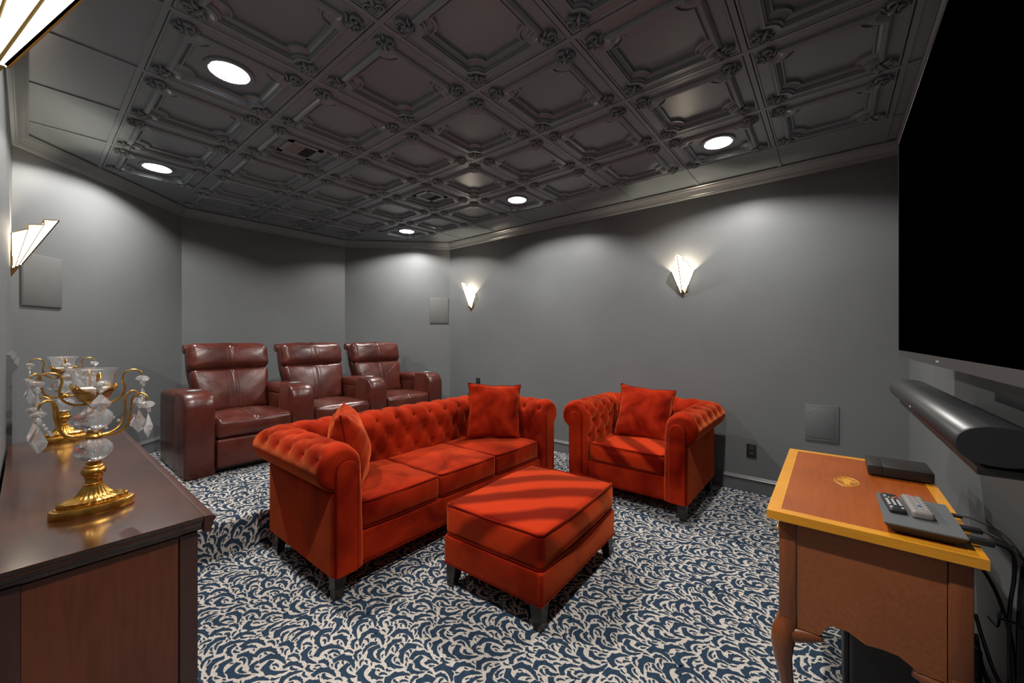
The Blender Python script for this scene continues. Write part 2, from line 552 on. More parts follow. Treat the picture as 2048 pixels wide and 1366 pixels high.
def clip_half(poly, a, b, c):
    """keep a*x+b*y <= c"""
    out = []
    for i in range(len(poly)):
        p, q = poly[i-1], poly[i]
        dp, dq = a*p[0]+b*p[1]-c, a*q[0]+b*q[1]-c
        if (dp <= 0) != (dq <= 0):
            t = dp/(dp-dq)
            out.append((p[0]+(q[0]-p[0])*t, p[1]+(q[1]-p[1])*t))
        if dq <= 0: out.append(q)
    return out
edges_all = [strip_edges(*s) for s in leaves]
def region_pattern(name, planes, bounds, lift, parent):
    mb = MB()
    x0, x1, y0, y1 = bounds
    for ci in range(int(math.floor((x0-0.3)/CELL)), int(math.ceil((x1+0.3)/CELL))+1):
        for cj in range(int(math.floor((y0-0.3)/CELL)), int(math.ceil((y1+0.3)/CELL))+1):
            ox, oy = ci*CELL, cj*CELL
            for E in edges_all:
                ex = [p[0]+ox for pr in E for p in pr]; ey = [p[1]+oy for pr in E for p in pr]
                if max(ex) < x0 or min(ex) > x1 or max(ey) < y0 or min(ey) > y1: continue
                ring = [(p[0][0]+ox, p[0][1]+oy) for p in E] + [(p[1][0]+ox, p[1][1]+oy) for p in reversed(E)]
                inside = all(a*px+b*py <= c for a, b, c in planes for px, py in ring)
                K = len(E)
                if inside:
                    vs = [lift(px, py) for px, py in ring]
                    mb.add(vs, [(k, 2*K-1-k, 2*K-2-k, k+1) for k in range(K-1)])
                else:
                    for k in range(K-1):
                        q = [ring[k], ring[2*K-1-k], ring[2*K-2-k], ring[k+1]]
                        for a, b, c in planes:
                            q = clip_half(q, a, b, c)
                            if len(q) < 3: break
                        if len(q) >= 3:
                            mb.add([lift(px, py) for px, py in q], [tuple(range(len(q)))])
    o = mb.build(name, carpet_navy, parent, smooth=None)
    o['kind'] = 'stuff'
    return o
rect = lambda x0, x1, y0, y1: [(1, 0, x1), (-1, 0, -x0), (0, 1, y1), (0, -1, -y0)]
region_pattern('carpet_pile', rect(XL, XR, YF, Y_STEP), (XL, XR, YF, Y_STEP), lambda x, y: (x, y, 0.0012), floor)
off = Y_STEP
region_pattern('carpet_pile', rect(XL, XR, off, off+Z_STEP-0.03), (XL, XR, off, off+Z_STEP-0.03), lambda x, y: (x, Y_STEP-0.0012, y-off), platform)
off2 = Y_STEP + Z_STEP - 0.03 + 0.047
region_pattern('carpet_pile', rect(XL, XR, off2, off2+YB-Y_STEP-0.03) + [(1, 1, 8.193+off2-Y_STEP-0.03), (-1, 1, 4.322+off2-Y_STEP-0.03)],
               (XL, XR, off2, off2+YB-Y_STEP-0.03), lambda x, y: (x, y-off2+Y_STEP+0.03, Z_STEP+0.0012), platform)
def nose_lift(x, y):
    a = (y-(Y_STEP+Z_STEP-0.03))/0.03
    return (x, Y_STEP+0.03-0.0312*math.cos(a), Z_STEP-0.03+0.0312*math.sin(a))
region_pattern('carpet_pile', rect(XL, XR, Y_STEP+Z_STEP-0.03, off2), (XL, XR, Y_STEP+Z_STEP-0.03, off2), nose_lift, platform)

# ------------------------------------------------------------------ ceiling grid and coffered tiles
T = 0.61
GX = [1.585 + T*k for k in range(-2, 4)]      # 0.365 .. 3.415
GY = [1.544 + T*k for k in range(-3, 7)]      # -0.286 .. 5.204
inner = offset_room(0.06)
def inside_room(x, y, m=0.0):
    return XL+m <= x <= XR-m and YF+m <= y <= YB-m and x+y <= 8.193-1.414*m and y-x <= 4.322-1.414*m
BW = 0.012
def bar_mesh(L):
    mb = MB()
    mb.box((-L/2, -BW, 0.0), (L/2, BW, 0.012))
    mb.box((-L/2, -0.002, 0.012), (L/2, 0.002, 0.05))
    return mb
for x in GX:
    ys = [y for y in np.linspace(YF, YB, 600) if inside_room(x, y)]
    o = bar_mesh(ys[-1]-ys[0]).build('grid_bar', grid_paint, ceiling, smooth=None)
    o.location = (x, (ys[0]+ys[-1])/2, ZC-0.001); o.rotation_euler = (0, 0, PI/2)
for y in GY:
    xs = [x for x in np.linspace(XL, XR, 600) if inside_room(x, y)]
    o = bar_mesh(xs[-1]-xs[0]).build('grid_bar', grid_paint, ceiling, smooth=None)
    o.location = ((xs[0]+xs[-1])/2, y, ZC)

AN = 7
def plaque(s, r, z):
    pts = []
    for q in range(4):
        a0 = PI/2*q
        for k in range(AN):
            ang = -PI/2 - PI/2*k/(AN-1)          # concave arc around the corner (s,s)
            lx, ly = s + r*math.cos(ang+0), s + r*math.sin(ang)
            # first corner (+,+): start on right side, run to the top side
            ang2 = 1.5*PI - PI/2*k/(AN-1)
            lx, ly = s + r*math.cos(ang2), s + r*math.sin(ang2)
            pts.append((lx*math.cos(a0)-ly*math.sin(a0), lx*math.sin(a0)+ly*math.cos(a0), z))
    return pts
def square(h, s, r, z):
    pts = []; c = AN//2
    for q in range(4):
        a0 = PI/2*q
        for k in range(AN):
            if k <= c: lx, ly = h, (s-r)+(h-(s-r))*k/c
            else: lx, ly = h-(h-(s-r))*(k-c)/c, h
            pts.append((lx*math.cos(a0)-ly*math.sin(a0), lx*math.sin(a0)+ly*math.cos(a0), z))
    return pts
def tile_mesh(hole=0.0):
    H = T/2 - BW - 0.004
    S, Rr = 0.215, 0.055
    rings = [square(H, S, Rr, 0.016), square(H, S, Rr, 0.002), square(H-0.003, S, Rr, 0.0), square(H-0.010, S, Rr, 0.0), square(H-0.013, S, Rr, 0.004)]
    prof = [(0.228, 0.046, 0.004), (0.2275, 0.0462, -0.006), (0.222, 0.048, -0.012), (0.214, 0.051, -0.018), (0.206, 0.053, -0.019), (0.2055, 0.0532, -0.010), (0.198, 0.056, -0.010),
            (0.1975, 0.0562, 0.002), (0.188, 0.060, 0.010), (0.180, 0.062, 0.014), (0.1795, 0.0622, 0.006), (0.173, 0.064, 0.006), (0.1725, 0.0642, 0.022)]
    rings += [plaque(s, r, z) for s, r, z in prof]
    if hole: rings.append([(hole*math.cos(math.atan2(p[1], p[0])), hole*math.sin(math.atan2(p[1], p[0])), 0.022) for p in rings[-1]])
    n = 4*AN
    mb = MB()
    v = [p for rg in rings for p in rg]
    f = []
    for i in range(len(rings)-1):
        for k in range(n):
            f.append((i*n+k, (i+1)*n+k, (i+1)*n+(k+1) % n, i*n+(k+1) % n))
    if not hole: f.append(tuple((len(rings)-1)*n + k for k in reversed(range(n))))
    mb.add(v, f)
    me = mb.mesh('ceiling_tile', 14); me.materials.append(ceil_paint)
    return me
def ornament_mesh():
    """cast scroll: two curling horns, a bud and small leaves; local +x points to the tile corner"""
    mb = MB()
    for s in (-1, 1):
        pts = []; rad = []
        for k in range(15):
            t = k/14
            a = -PI*0.1 + t*2.55*PI
            r = 0.023*(1-t*0.72)
            pts.append((0.012 + r*math.cos(a)*1.0, s*(0.020 + r*math.sin(a)), -0.006 - 0.004*math.sin(PI*t)))
            rad.append(0.0065*(1-0.45*t))
        mb.tube(pts, rad, 6)
        mb.tube([(-0.016, s*0.006, -0.004), (-0.022, s*0.020, -0.008), (-0.014, s*0.036, -0.008), (-0.020, s*0.046, -0.003)], [0.004, 0.007, 0.006, 0.002], 6)
    mb.tube([(-0.038, 0, -0.002), (-0.026, 0, -0.009), (-0.010, 0, -0.011), (0.006, 0, -0.006)], [0.003, 0.009, 0.008, 0.003], 6)
    mb.tube([(0.030, 0, -0.003), (0.040, 0, -0.006), (0.048, 0, -0.002)], [0.004, 0.007, 0.002], 6)
    me = mb.mesh('corner_ornament', 60); me.materials.append(ceil_paint)
    return me
TILE, TILE_CUT, ORN = tile_mesh(), tile_mesh(0.095), ornament_mesh()
LIGHT_XY = [(0.67, 0.629), (0.67, 2.459), (0.67, 4.289), (3.11, 0.629), (3.11, 2.459), (3.11, 4.289)]
VENT_XY = [(1.28, 3.069), (2.50, 3.069)]
for i in range(len(GX)-1):
    for j in range(len(GY)-1):
        x, y = GX[i]+T/2, GY[j]+T/2
        if not (inside_room(x-T/2, y+T/2, 0.03) and inside_room(x+T/2, y+T/2, 0.03)): continue
        t = link('ceiling_tile', TILE_CUT if any(abs(x-a)+abs(y-b) < 0.1 for a, b in LIGHT_XY) else TILE, ceiling); t.location = (x, y, ZC)
        for q in range(4):
            a = PI/4 + PI/2*q
            o = link('corner_ornament', ORN, t)
            o.location = (0.320*math.cos(a), 0.320*math.sin(a), 0.003); o.rotation_euler = (0, 0, a); o.scale = (0.98, 1.08, 1.6)
# plain border panels (each lies between two grid bars)
def border(poly):
    q = list(poly)
    for a, b, c in [(1, 1, 8.193-0.02), (-1, 1, 4.322-0.02), (0, 1, YB-0.01), (0, -1, -YF-0.01), (1, 0, XR-0.01), (-1, 0, -XL-0.01)]:
        q = clip_half(q, a, b, c)
        if len(q) < 3: return
    cx = sum(p[0] for p in q)/len(q); cy = sum(p[1] for p in q)/len(q)
    mb = MB().prism(q, 0.006, 0.016)
    o = mb.build('border_panel', ceil_paint, ceiling, smooth=None); o.location = (0, 0, ZC)
g = BW + 0.002
ys = [YF-0.3] + GY + [YB+0.3]
for a, b in zip(ys[:-1], ys[1:]):
    border([(XL-0.2, a+0.001), (GX[0]-BW+0.004, a+0.001), (GX[0]-BW+0.004, b-0.001), (XL-0.2, b-0.001)])
    border([(GX[-1]+BW-0.004, a+0.001), (XR+0.2, a+0.001), (XR+0.2, b-0.001), (GX[-1]+BW-0.004, b-0.001)])
for a, b in zip(GX[:-1], GX[1:]):
    border([(a+0.002, YF-0.2), (b-0.002, YF-0.2), (b-0.002, GY[0]-BW+0.004), (a+0.002, GY[0]-BW+0.004)])
    border([(a+0.002, GY[-1]+BW-0.004), (b-0.002, GY[-1]+BW-0.004), (b-0.002, YB+0.2), (a+0.002, YB+0.2)])
for a, b in ((GX[0], GX[1]), (GX[-2], GX[-1])):
    border([(a+BW, GY[-2]+BW), (b-BW, GY[-2]+BW), (b-BW, GY[-1]-BW), (a+BW, GY[-1]-BW)])

# ---- recessed lamps
LAMP_LABEL = {(0.67, 0.629): 'recessed round downlight nearest the television above the dresser wall, outside the picture',
              (0.67, 2.459): 'large bright recessed downlight above the dresser, near the upper left',
              (0.67, 4.289): 'bright recessed downlight by the angled left wall above the first recliner',
              (3.11, 0.629): 'bright recessed downlight above the red armchair near the television',
              (3.11, 2.459): 'bright recessed downlight above the right end of the sofa',
              (3.11, 4.289): 'small far recessed downlight above the recliner nearest the right wall'}
lens_parts = None
def ring_mesh(name, r0, r1, z0, z1, mat, n=36):
    mb = MB()
    prof = [(r0, z1), (r0+0.002, z0+0.001), ((r0+r1)/2, z0-0.001), (r1-0.002, z0+0.001), (r1, z1)]
    v = []; f = []
    for r, z in prof:
        for k in range(n):
            a = 2*PI*k/n; v.append((r*math.cos(a), r*math.sin(a), z))
    for i in range(len(prof)-1):
        for k in range(n):
            f.append((i*n+k, i*n+(k+1) % n, (i+1)*n+(k+1) % n, (i+1)*n+k))
    mb.add(v, f)
    me = mb.mesh(name, 50); me.materials.append(mat)
    return me
RING = ring_mesh('trim_ring', 0.088, 0.112, 0.010, 0.020, ceil_paint)
canmb = MB(); canmb.lathe([(0.090, 0.016), (0.090, 0.056), (0.002, 0.056)], 36, cap=False)
CAN = canmb.mesh('can', 50); CAN.materials.append(can_m)
lensmb = MB(); lensmb.lathe([(0.001, 0.049), (0.086, 0.049), (0.086, 0.054), (0.001, 0.054)], 36, cap=False)
LENS = lensmb.mesh('lens', 50); LENS.materials.append(lens_m)
for xy in LIGHT_XY:
    t = thing('ceiling_downlight', LAMP_LABEL[xy], 'ceiling light', (xy[0], xy[1], ZC), group='recessed downlights')
    link('trim_ring', RING, t)
    link('can', CAN, t)
    link('lens', LENS, t)
    ld = bpy.data.lights.new('downlight_lamp', 'AREA')
    ld.shape = 'DISK'; ld.size = 0.06; ld.energy = DOWNLIGHT_W
    ld.color = (1.0, 0.965, 0.92)
    lo = bpy.data.objects.new('downlight_lamp', ld); col.objects.link(lo); lo.parent = t
    lo.location = (0, 0, 0.047)
# ---- air vents in two tiles
for k, (x, y) in enumerate(VENT_XY):
    t = thing('ceiling_vent', ['square air vent in the ceiling tile above the left recliner', 'square air vent in the ceiling tile above the sofa back'][k], 'vent',
              (x, y, ZC+0.0105), group='ceiling air vents')
    mb = MB()
    for a in range(4):
        mb.box((-0.118, -0.118, 0.002), (0.118, -0.085, 0.010), Matrix.Rotation(PI/2*a, 4, 'Z'))
    mb.box((-0.004, -0.086, 0.001), (0.004, 0.086, 0.010))
    mb.build('frame', ceil_paint, t, smooth=None)
    MB().box((-0.086, -0.086, 0.010), (0.086, 0.086, 0.0115)).build('backing', vent_m, t, smooth=None)
    for q in range(9):
        yy = -0.076 + 0.019*q
        for s in (-1, 1):
            m = Tm(s*0.045, yy, 0.005, 0, R(40)*s)
            MB().box((-0.040, -0.006, -0.0006), (0.040, 0.006, 0.0006), m).build('slat', ceil_paint if s < 0 else grid_paint, t, smooth=None)

# ------------------------------------------------------------------ wall sconces (art deco fan)
PANE_M = brass
def make_sconce(label, loc, rz):
    t = thing('wall_sconce', label, 'wall lamp', loc, rz, group='art deco fan sconces')
    # local: wall is the plane x=0, +x points into the room, y along the wall
    HW, PR = 0.097, 0.190
    tops = [(0.385, 0.368), (0.338, 0.318), (0.292, 0.250)]
    A = Vector((0.004, 0, 0))
    def P(s, u, z): return Vector((0.004 + PR*(1-u), s*HW*u, z))
    fr = MB()
    for s in (-1, 1):
        for k in range(3):
            u0, u1 = k/3, (k+1)/3
            a, b = P(s, u0, tops[k][0]), P(s, u1, tops[k][1])
            a0, b0 = A.lerp(a, 0.20), A.lerp(b, 0.20)
            nrm = (b-a).cross(a-a0).normalized()*0.0015
            v = [a0-nrm, b0-nrm, b-nrm, a-nrm, a0+nrm, b0+nrm, b+nrm, a+nrm]
            MB().add(v, [(0,3,2,1),(4,5,6,7),(0,1,5,4),(1,2,6,5),(2,3,7,6),(3,0,4,7)]).build('glass_pane', pane_m, t, smooth=None)
            fr.tube([a0, a], 0.0030 if u0 else 0.0042, 6)
            fr.tube([a, b], 0.0034, 6)
            fr.tube([b0, b], 0.0030, 6)
            if k < 2: fr.tube([b, P(s, u1, tops[k+1][0])], 0.0034, 6)
    fr.build('frame', brass, t)
    tip = MB()
    a0 = A.lerp(P(1, 0, 0.385), 0.225); b0 = A.lerp(P(1, 1, 0.25), 0.225); c0 = A.lerp(P(-1, 1, 0.25), 0.225)
    ob = Vector((0.001, 0, -0.006))
    tip.add([ob, a0, b0, c0, Vector((0.0, b0.y, b0.z)), Vector((0.0, c0.y, c0.z)), Vector((0, 0, -0.006))], [(0,2,1), (0,1,3), (1,2,3), (0,4,2), (0,3,5), (2,4,5,3)])
    tip.build('tip', brass, t, smooth=None)
    MB().box((0.0, -0.045, 0.06), (0.010, 0.045, 0.22)).build('back_plate', brass, t, smooth=None)
    MB().lathe([(0.007, 0.115), (0.007, 0.135), (0.012, 0.148), (0.014, 0.165), (0.010, 0.185), (0.003, 0.192)], 16, (0.030, 0, 0)).build('bulb', pane_m, t)
    ld = bpy.data.lights.new('sconce_bulb', 'POINT')
    ld.energy = SCONCE_BULB_W; ld.shadow_soft_size = 0.012; ld.color = (1.0, 0.83, 0.62)
    lo = bpy.data.objects.new('sconce_bulb', ld); col.objects.link(lo); lo.parent = t
    lo.location = (0.048, 0, 0.222)
    return t
SZ = 1.685
make_sconce('glowing art deco fan sconce on the right wall above the red armchair', (XR, 1.082, SZ), PI)
make_sconce('glowing art deco fan sconce on the right wall behind the sofa end', (XR, 3.885, SZ), PI)
make_sconce('glowing art deco fan sconce on the left wall beyond the dresser', (XL, 3.895, SZ), 0)
make_sconce('large glowing fan sconce cut off at the upper left corner', (XL, 1.085, SZ), 0)

# ------------------------------------------------------------------ chesterfield seating
BU, BS = 0.16, 0.115
RC, RZ, RR = -0.042, 0.652, 0.112          # roll centre (offset, height) and radius
def shell_profile():
    P = [(-0.168, 0.125), (-0.168, 0.28)]
    z = 0.28
    while z < RZ-0.02:
        z += 0.012
        t = (z-0.28)/(RZ-0.28)
        P.append((-0.168 + (0.168+RC-RR)*t, z))
    tuft_end = len(P)
    for k in range(0, 41):
        a = PI - (PI+R(75))*k/40
        P.append((RC+RR*math.cos(a), RZ+RR*math.sin(a)))
    P += [(-0.012, 0.552), (-0.002, 0.540), (0.0, 0.52), (0.0, 0.40), (0.0, 0.25), (0.0, 0.125)]
    return P
PROF = shell_profile()
PS = [0.0]
for a, b in zip(PROF[:-1], PROF[1:]): PS.append(PS[-1]+math.hypot(b[0]-a[0], b[1]-a[1]))
PN = []
for i in range(len(PROF)):
    a, b = PROF[max(0, i-1)], PROF[min(len(PROF)-1, i+1)]
    L = math.hypot(b[0]-a[0], b[1]-a[1])
    PN.append((-(b[1]-a[1])/L, (b[0]-a[0])/L))
S0 = next(s for s, p in zip(PS, PROF) if p[1] > 0.475)         # lowest button row
S_TOP = next(s for i, (s, p) in enumerate(zip(PS, PROF)) if i > 30 and p[0] > RC+RR*0.55)
def smooth(a, b, x):
    t = max(0.0, min(1.0, (x-a)/(b-a))); return t*t*(3-2*t)
def tuft(u, s):
    m = smooth(S0-0.12, S0-0.03, s)*(1-smooth(S_TOP, S_TOP+0.12, s))
    p = u/BU + (s-S0)/(2*BS); q = u/BU - (s-S0)/(2*BS)
    cr = (abs(math.sin(PI*p))*abs(math.sin(PI*q)))**0.30
    dp, dq = p-round(p), q-round(q)
    du, dsn = (dp+dq)/2*BU, (dp-dq)*BS
    dd = math.hypot(du, dsn)
    return m*(0.013*cr - 0.012*math.exp(-(dd/0.030)**2) - 0.022*math.exp(-(dd/0.0115)**2))
def buttons_on(u0, u1):
    out = []
    for k in range(0, 4):
        s = S0 + BS*k
        if s > S_TOP+0.02: break
        n = int((u1-u0)/BU)+3
        for i in range(-n, n+1):
            u = BU*(i + (0.5 if k % 2 else 0.0))
            if u0 <= u <= u1: out.append((u, s))
    return out
def prof_at(s):
    for i in range(len(PS)-1):
        if PS[i] <= s <= PS[i+1]:
            t = (s-PS[i])/(PS[i+1]-PS[i])
            return [PROF[i][k]*(1-t)+PROF[i+1][k]*t for k in (0, 1)], [PN[i][k]*(1-t)+PN[i+1][k]*t for k in (0, 1)]

def rail_sweep(W, D, part):
    """part: 'left', 'right' or 'back'; local front is y=0, outer back panel y=D, outer sides x=+-W/2"""
    mb = MB(); K = len(PROF); verts = []; faces = []
    dsoff = []
    if part == 'back':
        nu = max(12, int(W/0.0155)) + 1
        for iu in range(nu):
            v = iu/(nu-1)
            for i, (o, z) in enumerate(PROF):
                h = W/2+o
                x = -h+2*h*v
                fade = smooth(0, 0.05, min(x+h, h-x))
                d = tuft(x, PS[i])*fade
                verts.append((x, D+o+PN[i][0]*d, z+PN[i][1]*d))
    else:
        s = -1 if part == 'left' else 1
        rf = 0.034
        fr = [rf*(1-math.cos(PI/2*k/5)) for k in range(6)]
        nu0 = max(10, int(D/0.0155))
        cols = [('f', y) for y in fr] + [('l', k/nu0) for k in range(1, nu0+1)]
        nu = len(cols)
        for kind, val in cols:
            for i, (o, z) in enumerate(PROF):
                end = D+o
                y = val if kind == 'f' else rf+(end-rf)*val
                inset = rf-math.sqrt(max(0, rf*rf-(rf-min(y, rf))**2))
                fade = smooth(0, 0.05, end-y)*smooth(0.0, 0.06, y)
                d = tuft(y-D*0.5+0.02, PS[i])*fade - inset*0.9
                if z < 0.14: d = max(d, -inset*0.9)
                oo = o+PN[i][0]*d; zz = z+PN[i][1]*d
                verts.append((s*(W/2+oo), y, zz))
    for iu in range(nu-1):
        for i in range(K-1):
            a, b, c, d = iu*K+i, iu*K+i+1, (iu+1)*K+i+1, (iu+1)*K+i
            faces.append((a, b, c, d) if part != 'right' else (d, c, b, a))
    if part != 'back':
        faces.append(tuple(range(K)) if part == 'right' else tuple(reversed(range(K))))
    mb.add(verts, faces)
    return mb

def button_mb(W, D, part):
    mb = MB()
    if part == 'back':
        for u, s in buttons_on(-W/2+0.22, W/2-0.22):
            (o, z), (no, nz) = prof_at(s); d = tuft(u, s)+0.003
            mb.rbox((0, 0, 0), (0.020, 0.020, 0.010), 0.0049, k=2, m=Matrix.Translation((u, D+o+no*d, z+nz*d)) @ Vector((0, no, nz)).to_track_quat('Z', 'Y').to_matrix().to_4x4())
    else:
        sg = -1 if part == 'left' else 1
        for u, s in buttons_on(-D*0.5+0.10, D*0.5-0.20):
            (o, z), (no, nz) = prof_at(s); d = tuft(u, s)+0.003
            mb.rbox((0, 0, 0), (0.020, 0.020, 0.010), 0.0049, k=2, m=Matrix.Translation((sg*(W/2+o+no*d), u+D*0.5-0.02, z+nz*d)) @ Vector((sg*no, 0, nz)).to_track_quat('Z', 'Y').to_matrix().to_4x4())
    return mb

def cushion(parent, c, size, crown_h, nap, pipe_r=0.0048, name='seat_cushion', seed=0):
    ph = seed*1.7
    def wob(p, u):
        e = math.sin(u[0]*5+ph)*0.003 + math.sin(u[1]*7+ph*2)*0.002
        return [p[0], p[1], p[2] + (e if u[2] > 0 else 0)]
    o = MB().rbox(c, size, 0.030, mid=(12, 12, 3), k=3, bulge=(0.004, 0.020, crown_h), fn=wob).build(name, nap, parent, smooth=60)
    hx, hy, hz = size[0]/2-0.006, size[1]/2-0.006, size[2]/2-0.008
    for zs in (-1, 1):
        pts = []
        rr = 0.024
        for q, (sx, sy) in enumerate(((1, 1), (-1, 1), (-1, -1), (1, -1))):
            for k in range(5):
                a = PI/2*q + PI/2*k/4
                pts.append((sx*(hx-rr)+rr*math.cos(a), sy*(hy-rr)+rr*math.sin(a), 0))
        full = []
        for i in range(len(pts)):
            p, q2 = Vector(pts[i]), Vector(pts[(i+1) % len(pts)])
            n = max(1, int((q2-p).length/0.06))
            for k in range(n): full.append(p.lerp(q2, k/n))
        out = []
        for p in full:
            ux, uy = p.x/(size[0]/2), p.y/(size[1]/2)
            bx = 0.004*max(0, 1-uy*uy)*abs(ux)**2*(1 if ux > 0 else -1); by = 0.020*max(0, 1-ux*ux)*abs(uy)**2*(1 if uy > 0 else -1)
            out.append((c[0]+p.x+bx*0.6, c[1]+p.y+by*0.6, c[2]+zs*(hz+0.002)))
        MB().tube(out, pipe_r, 6, closed=True).build('piping', velvet_pipe, o, smooth=60)
    return o

def front_panel(parent, W, side):
    ox, zc, r = -0.068, 0.638, 0.056
    out = [(-r, 0.127)]
    for k in range(13):
        a = PI-PI*k/12
        out.append((r*math.cos(a), zc+r*math.sin(a)))
    out.append((r, 0.127))
    cx = side*(W/2+ox)
    n = len(out)
    mb = MB()
    rings = [(1.0, 0.03), (1.0, -0.006), (0.93, -0.013)]
    vs = []
    for sc, y in rings:
        for x, z in out:
            vs.append((cx+x*sc, y, 0.127+(z-0.127)*(1-(1-sc)*0.12)))
    f = []
    for i in range(len(rings)-1):
        for k in range(n):
            f.append((i*n+k, i*n+(k+1) % n, (i+1)*n+(k+1) % n, (i+1)*n+k))
    f.append(tuple(range((len(rings)-1)*n, len(rings)*n)))
    mb.add(vs, f)
    o = mb.build('front_panel', velvet_m, parent, smooth=40)
    MB().tube([(cx+x*1.02, -0.004, z) for x, z in out], 0.0045, 6).build('piping', velvet_pipe, o)

def tapered_leg(parent, x, y, sx, sy, h=0.128, mat=leg_black, b=0.020, t=0.034):
    MB().frustum((x+sx*0.012, y+sy*0.012, 0.0), (b, b), (x, y, h), (t, t)).build('leg', mat, parent, smooth=None)

def chesterfield(name, label, cat, loc, rz, W, D, n_cush, nap):
    t = thing(name, label, cat, loc, rz)
    for part in ('left', 'back', 'right'):
        o = rail_sweep(W, D, part).build('backrest' if part == 'back' else 'arm', velvet_m, t, smooth=60)
        button_mb(W, D, part).build('tuft_buttons', velvet_pipe, o, smooth=60)  # buttons use the darker velvet, putting the tuft holes' shade into their colour
        if part != 'back':
            front_panel(o, W, -1 if part == 'left' else 1)
    # rail under the cushions
    MB().rbox((0, D/2+0.005, 0.205), (W-0.06, D-0.05, 0.160), 0.010, mid=(2, 2, 1), k=2).build('seat_base', velvet_m, t)
    w, d = W/2, D
    ring = [(-w+0.004, 0.02, 0.128), (-w+0.004, d-0.004, 0.128), (w-0.004, d-0.004, 0.128), (w-0.004, 0.02, 0.128)]
    MB().tube(ring, 0.006, 6, closed=True).build('piping', velvet_pipe, t)
    inner_w = W - 2*0.168 - 0.004
    cw = inner_w/n_cush
    cd = D-0.168-0.035
    for k in range(n_cush):
        cushion(t, (-inner_w/2+cw*(k+0.5), 0.035+cd/2+0.006, 0.364), (cw-0.003, cd, 0.150), 0.020, nap, seed=k)
    for sx in (-1, 1):
        for sy, y in ((-1, 0.055), (1, D-0.055)):
            tapered_leg(t, sx*(W/2-0.05), y, sx, sy)
    return t
SOFA_W, SOFA_D = 1.96, 0.80
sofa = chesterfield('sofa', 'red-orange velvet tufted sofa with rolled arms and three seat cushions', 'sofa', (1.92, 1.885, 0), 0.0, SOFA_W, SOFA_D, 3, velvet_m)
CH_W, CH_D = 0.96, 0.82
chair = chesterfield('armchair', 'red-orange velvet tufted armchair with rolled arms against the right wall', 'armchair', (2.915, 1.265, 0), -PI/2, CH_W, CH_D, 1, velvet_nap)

def pillow(label, loc, size, rot, seed, fat=0.092):
    """square scatter cushion, thick in the middle, pinched corners"""
    N = 26; h = size/2; vs = []; fs = []
    rs = random.Random(seed); ph = [rs.uniform(0, 6) for _ in range(6)]
    idx = {}
    for side in (1, -1):
        for i in range(N+1):
            for j in range(N+1):
                u, v = -1+2*i/N, -1+2*j/N
                edge = i in (0, N) or j in (0, N)
                if edge and side == -1: continue
                x = h*u*(1-0.085*(1-v*v)+0.012*math.sin(9*v+ph[4])*abs(u)); y = h*v*(1-0.085*(1-u*u)+0.012*math.sin(8*u+ph[5])*abs(v))
                th = fat*(max(0, (1-u*u)*(1-v*v)))**0.42
                th *= 1+0.06*math.sin(3*u+ph[0])*math.sin(3.4*v+ph[1])
                wr = 0.0075*math.sin(11*u+4*v+ph[2])*(abs(v)**2.2)+0.0075*math.sin(12*v-5*u+ph[3])*(abs(u)**2.2)+0.004*math.sin(4*u+5*v+ph[0])
                if edge: wr = 0
                idx[(side, i, j)] = len(vs)
                vs.append((x, y, side*(th+wr)))
    def g(s, i, j):
        return idx.get((s, i, j), idx.get((1, i, j)))
    for i in range(N):
        for j in range(N):
            fs.append((g(1,i,j), g(1,i+1,j), g(1,i+1,j+1), g(1,i,j+1)))
            fs.append((g(-1,i,j), g(-1,i,j+1), g(-1,i+1,j+1), g(-1,i+1,j)))
    t = thing('throw_pillow', label, 'pillow', loc, 0, group='red velvet throw pillows')
    t.rotation_euler = rot
    MB().add(vs, fs).build('cover', velvet_m, t, smooth=60)
    ring = []
    for k in range(4*N):
        s, r = divmod(k, N)
        i, j = [(r, 0), (N, r), (N-r, N), (0, N-r)][s]
        ring.append(vs[idx[(1, i, j)]])
    MB().tube(ring, 0.0042, 6, closed=True).build('piping', velvet_pipe, t)
    return t
# pillow plane is local xy; stand it up with rx, then turn with rz
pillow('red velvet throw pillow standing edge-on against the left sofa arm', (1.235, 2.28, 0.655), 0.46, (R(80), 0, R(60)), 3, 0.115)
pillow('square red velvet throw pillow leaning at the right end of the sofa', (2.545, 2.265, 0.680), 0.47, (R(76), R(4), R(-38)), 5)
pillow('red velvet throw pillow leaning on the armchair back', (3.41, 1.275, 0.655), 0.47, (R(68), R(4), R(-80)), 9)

# ---- ottoman
ot = thing('ottoman', 'red velvet rectangular ottoman with piped cushion top in front of the sofa', 'ottoman', (1.815, 1.305, 0), R(2.7))
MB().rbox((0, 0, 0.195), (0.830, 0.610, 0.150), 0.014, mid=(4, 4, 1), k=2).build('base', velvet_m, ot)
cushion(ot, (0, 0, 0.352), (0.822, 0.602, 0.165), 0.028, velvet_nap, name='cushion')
MB().tube([(-0.412, -0.302, 0.124), (0.412, -0.302, 0.124), (0.412, 0.302, 0.124), (-0.412, 0.302, 0.124)], 0.005, 6, closed=True).build('piping', velvet_pipe, ot)
for sx in (-1, 1):
    for sy in (-1, 1):
        tapered_leg(ot, sx*0.370, sy*0.262, sx, sy, 0.125)

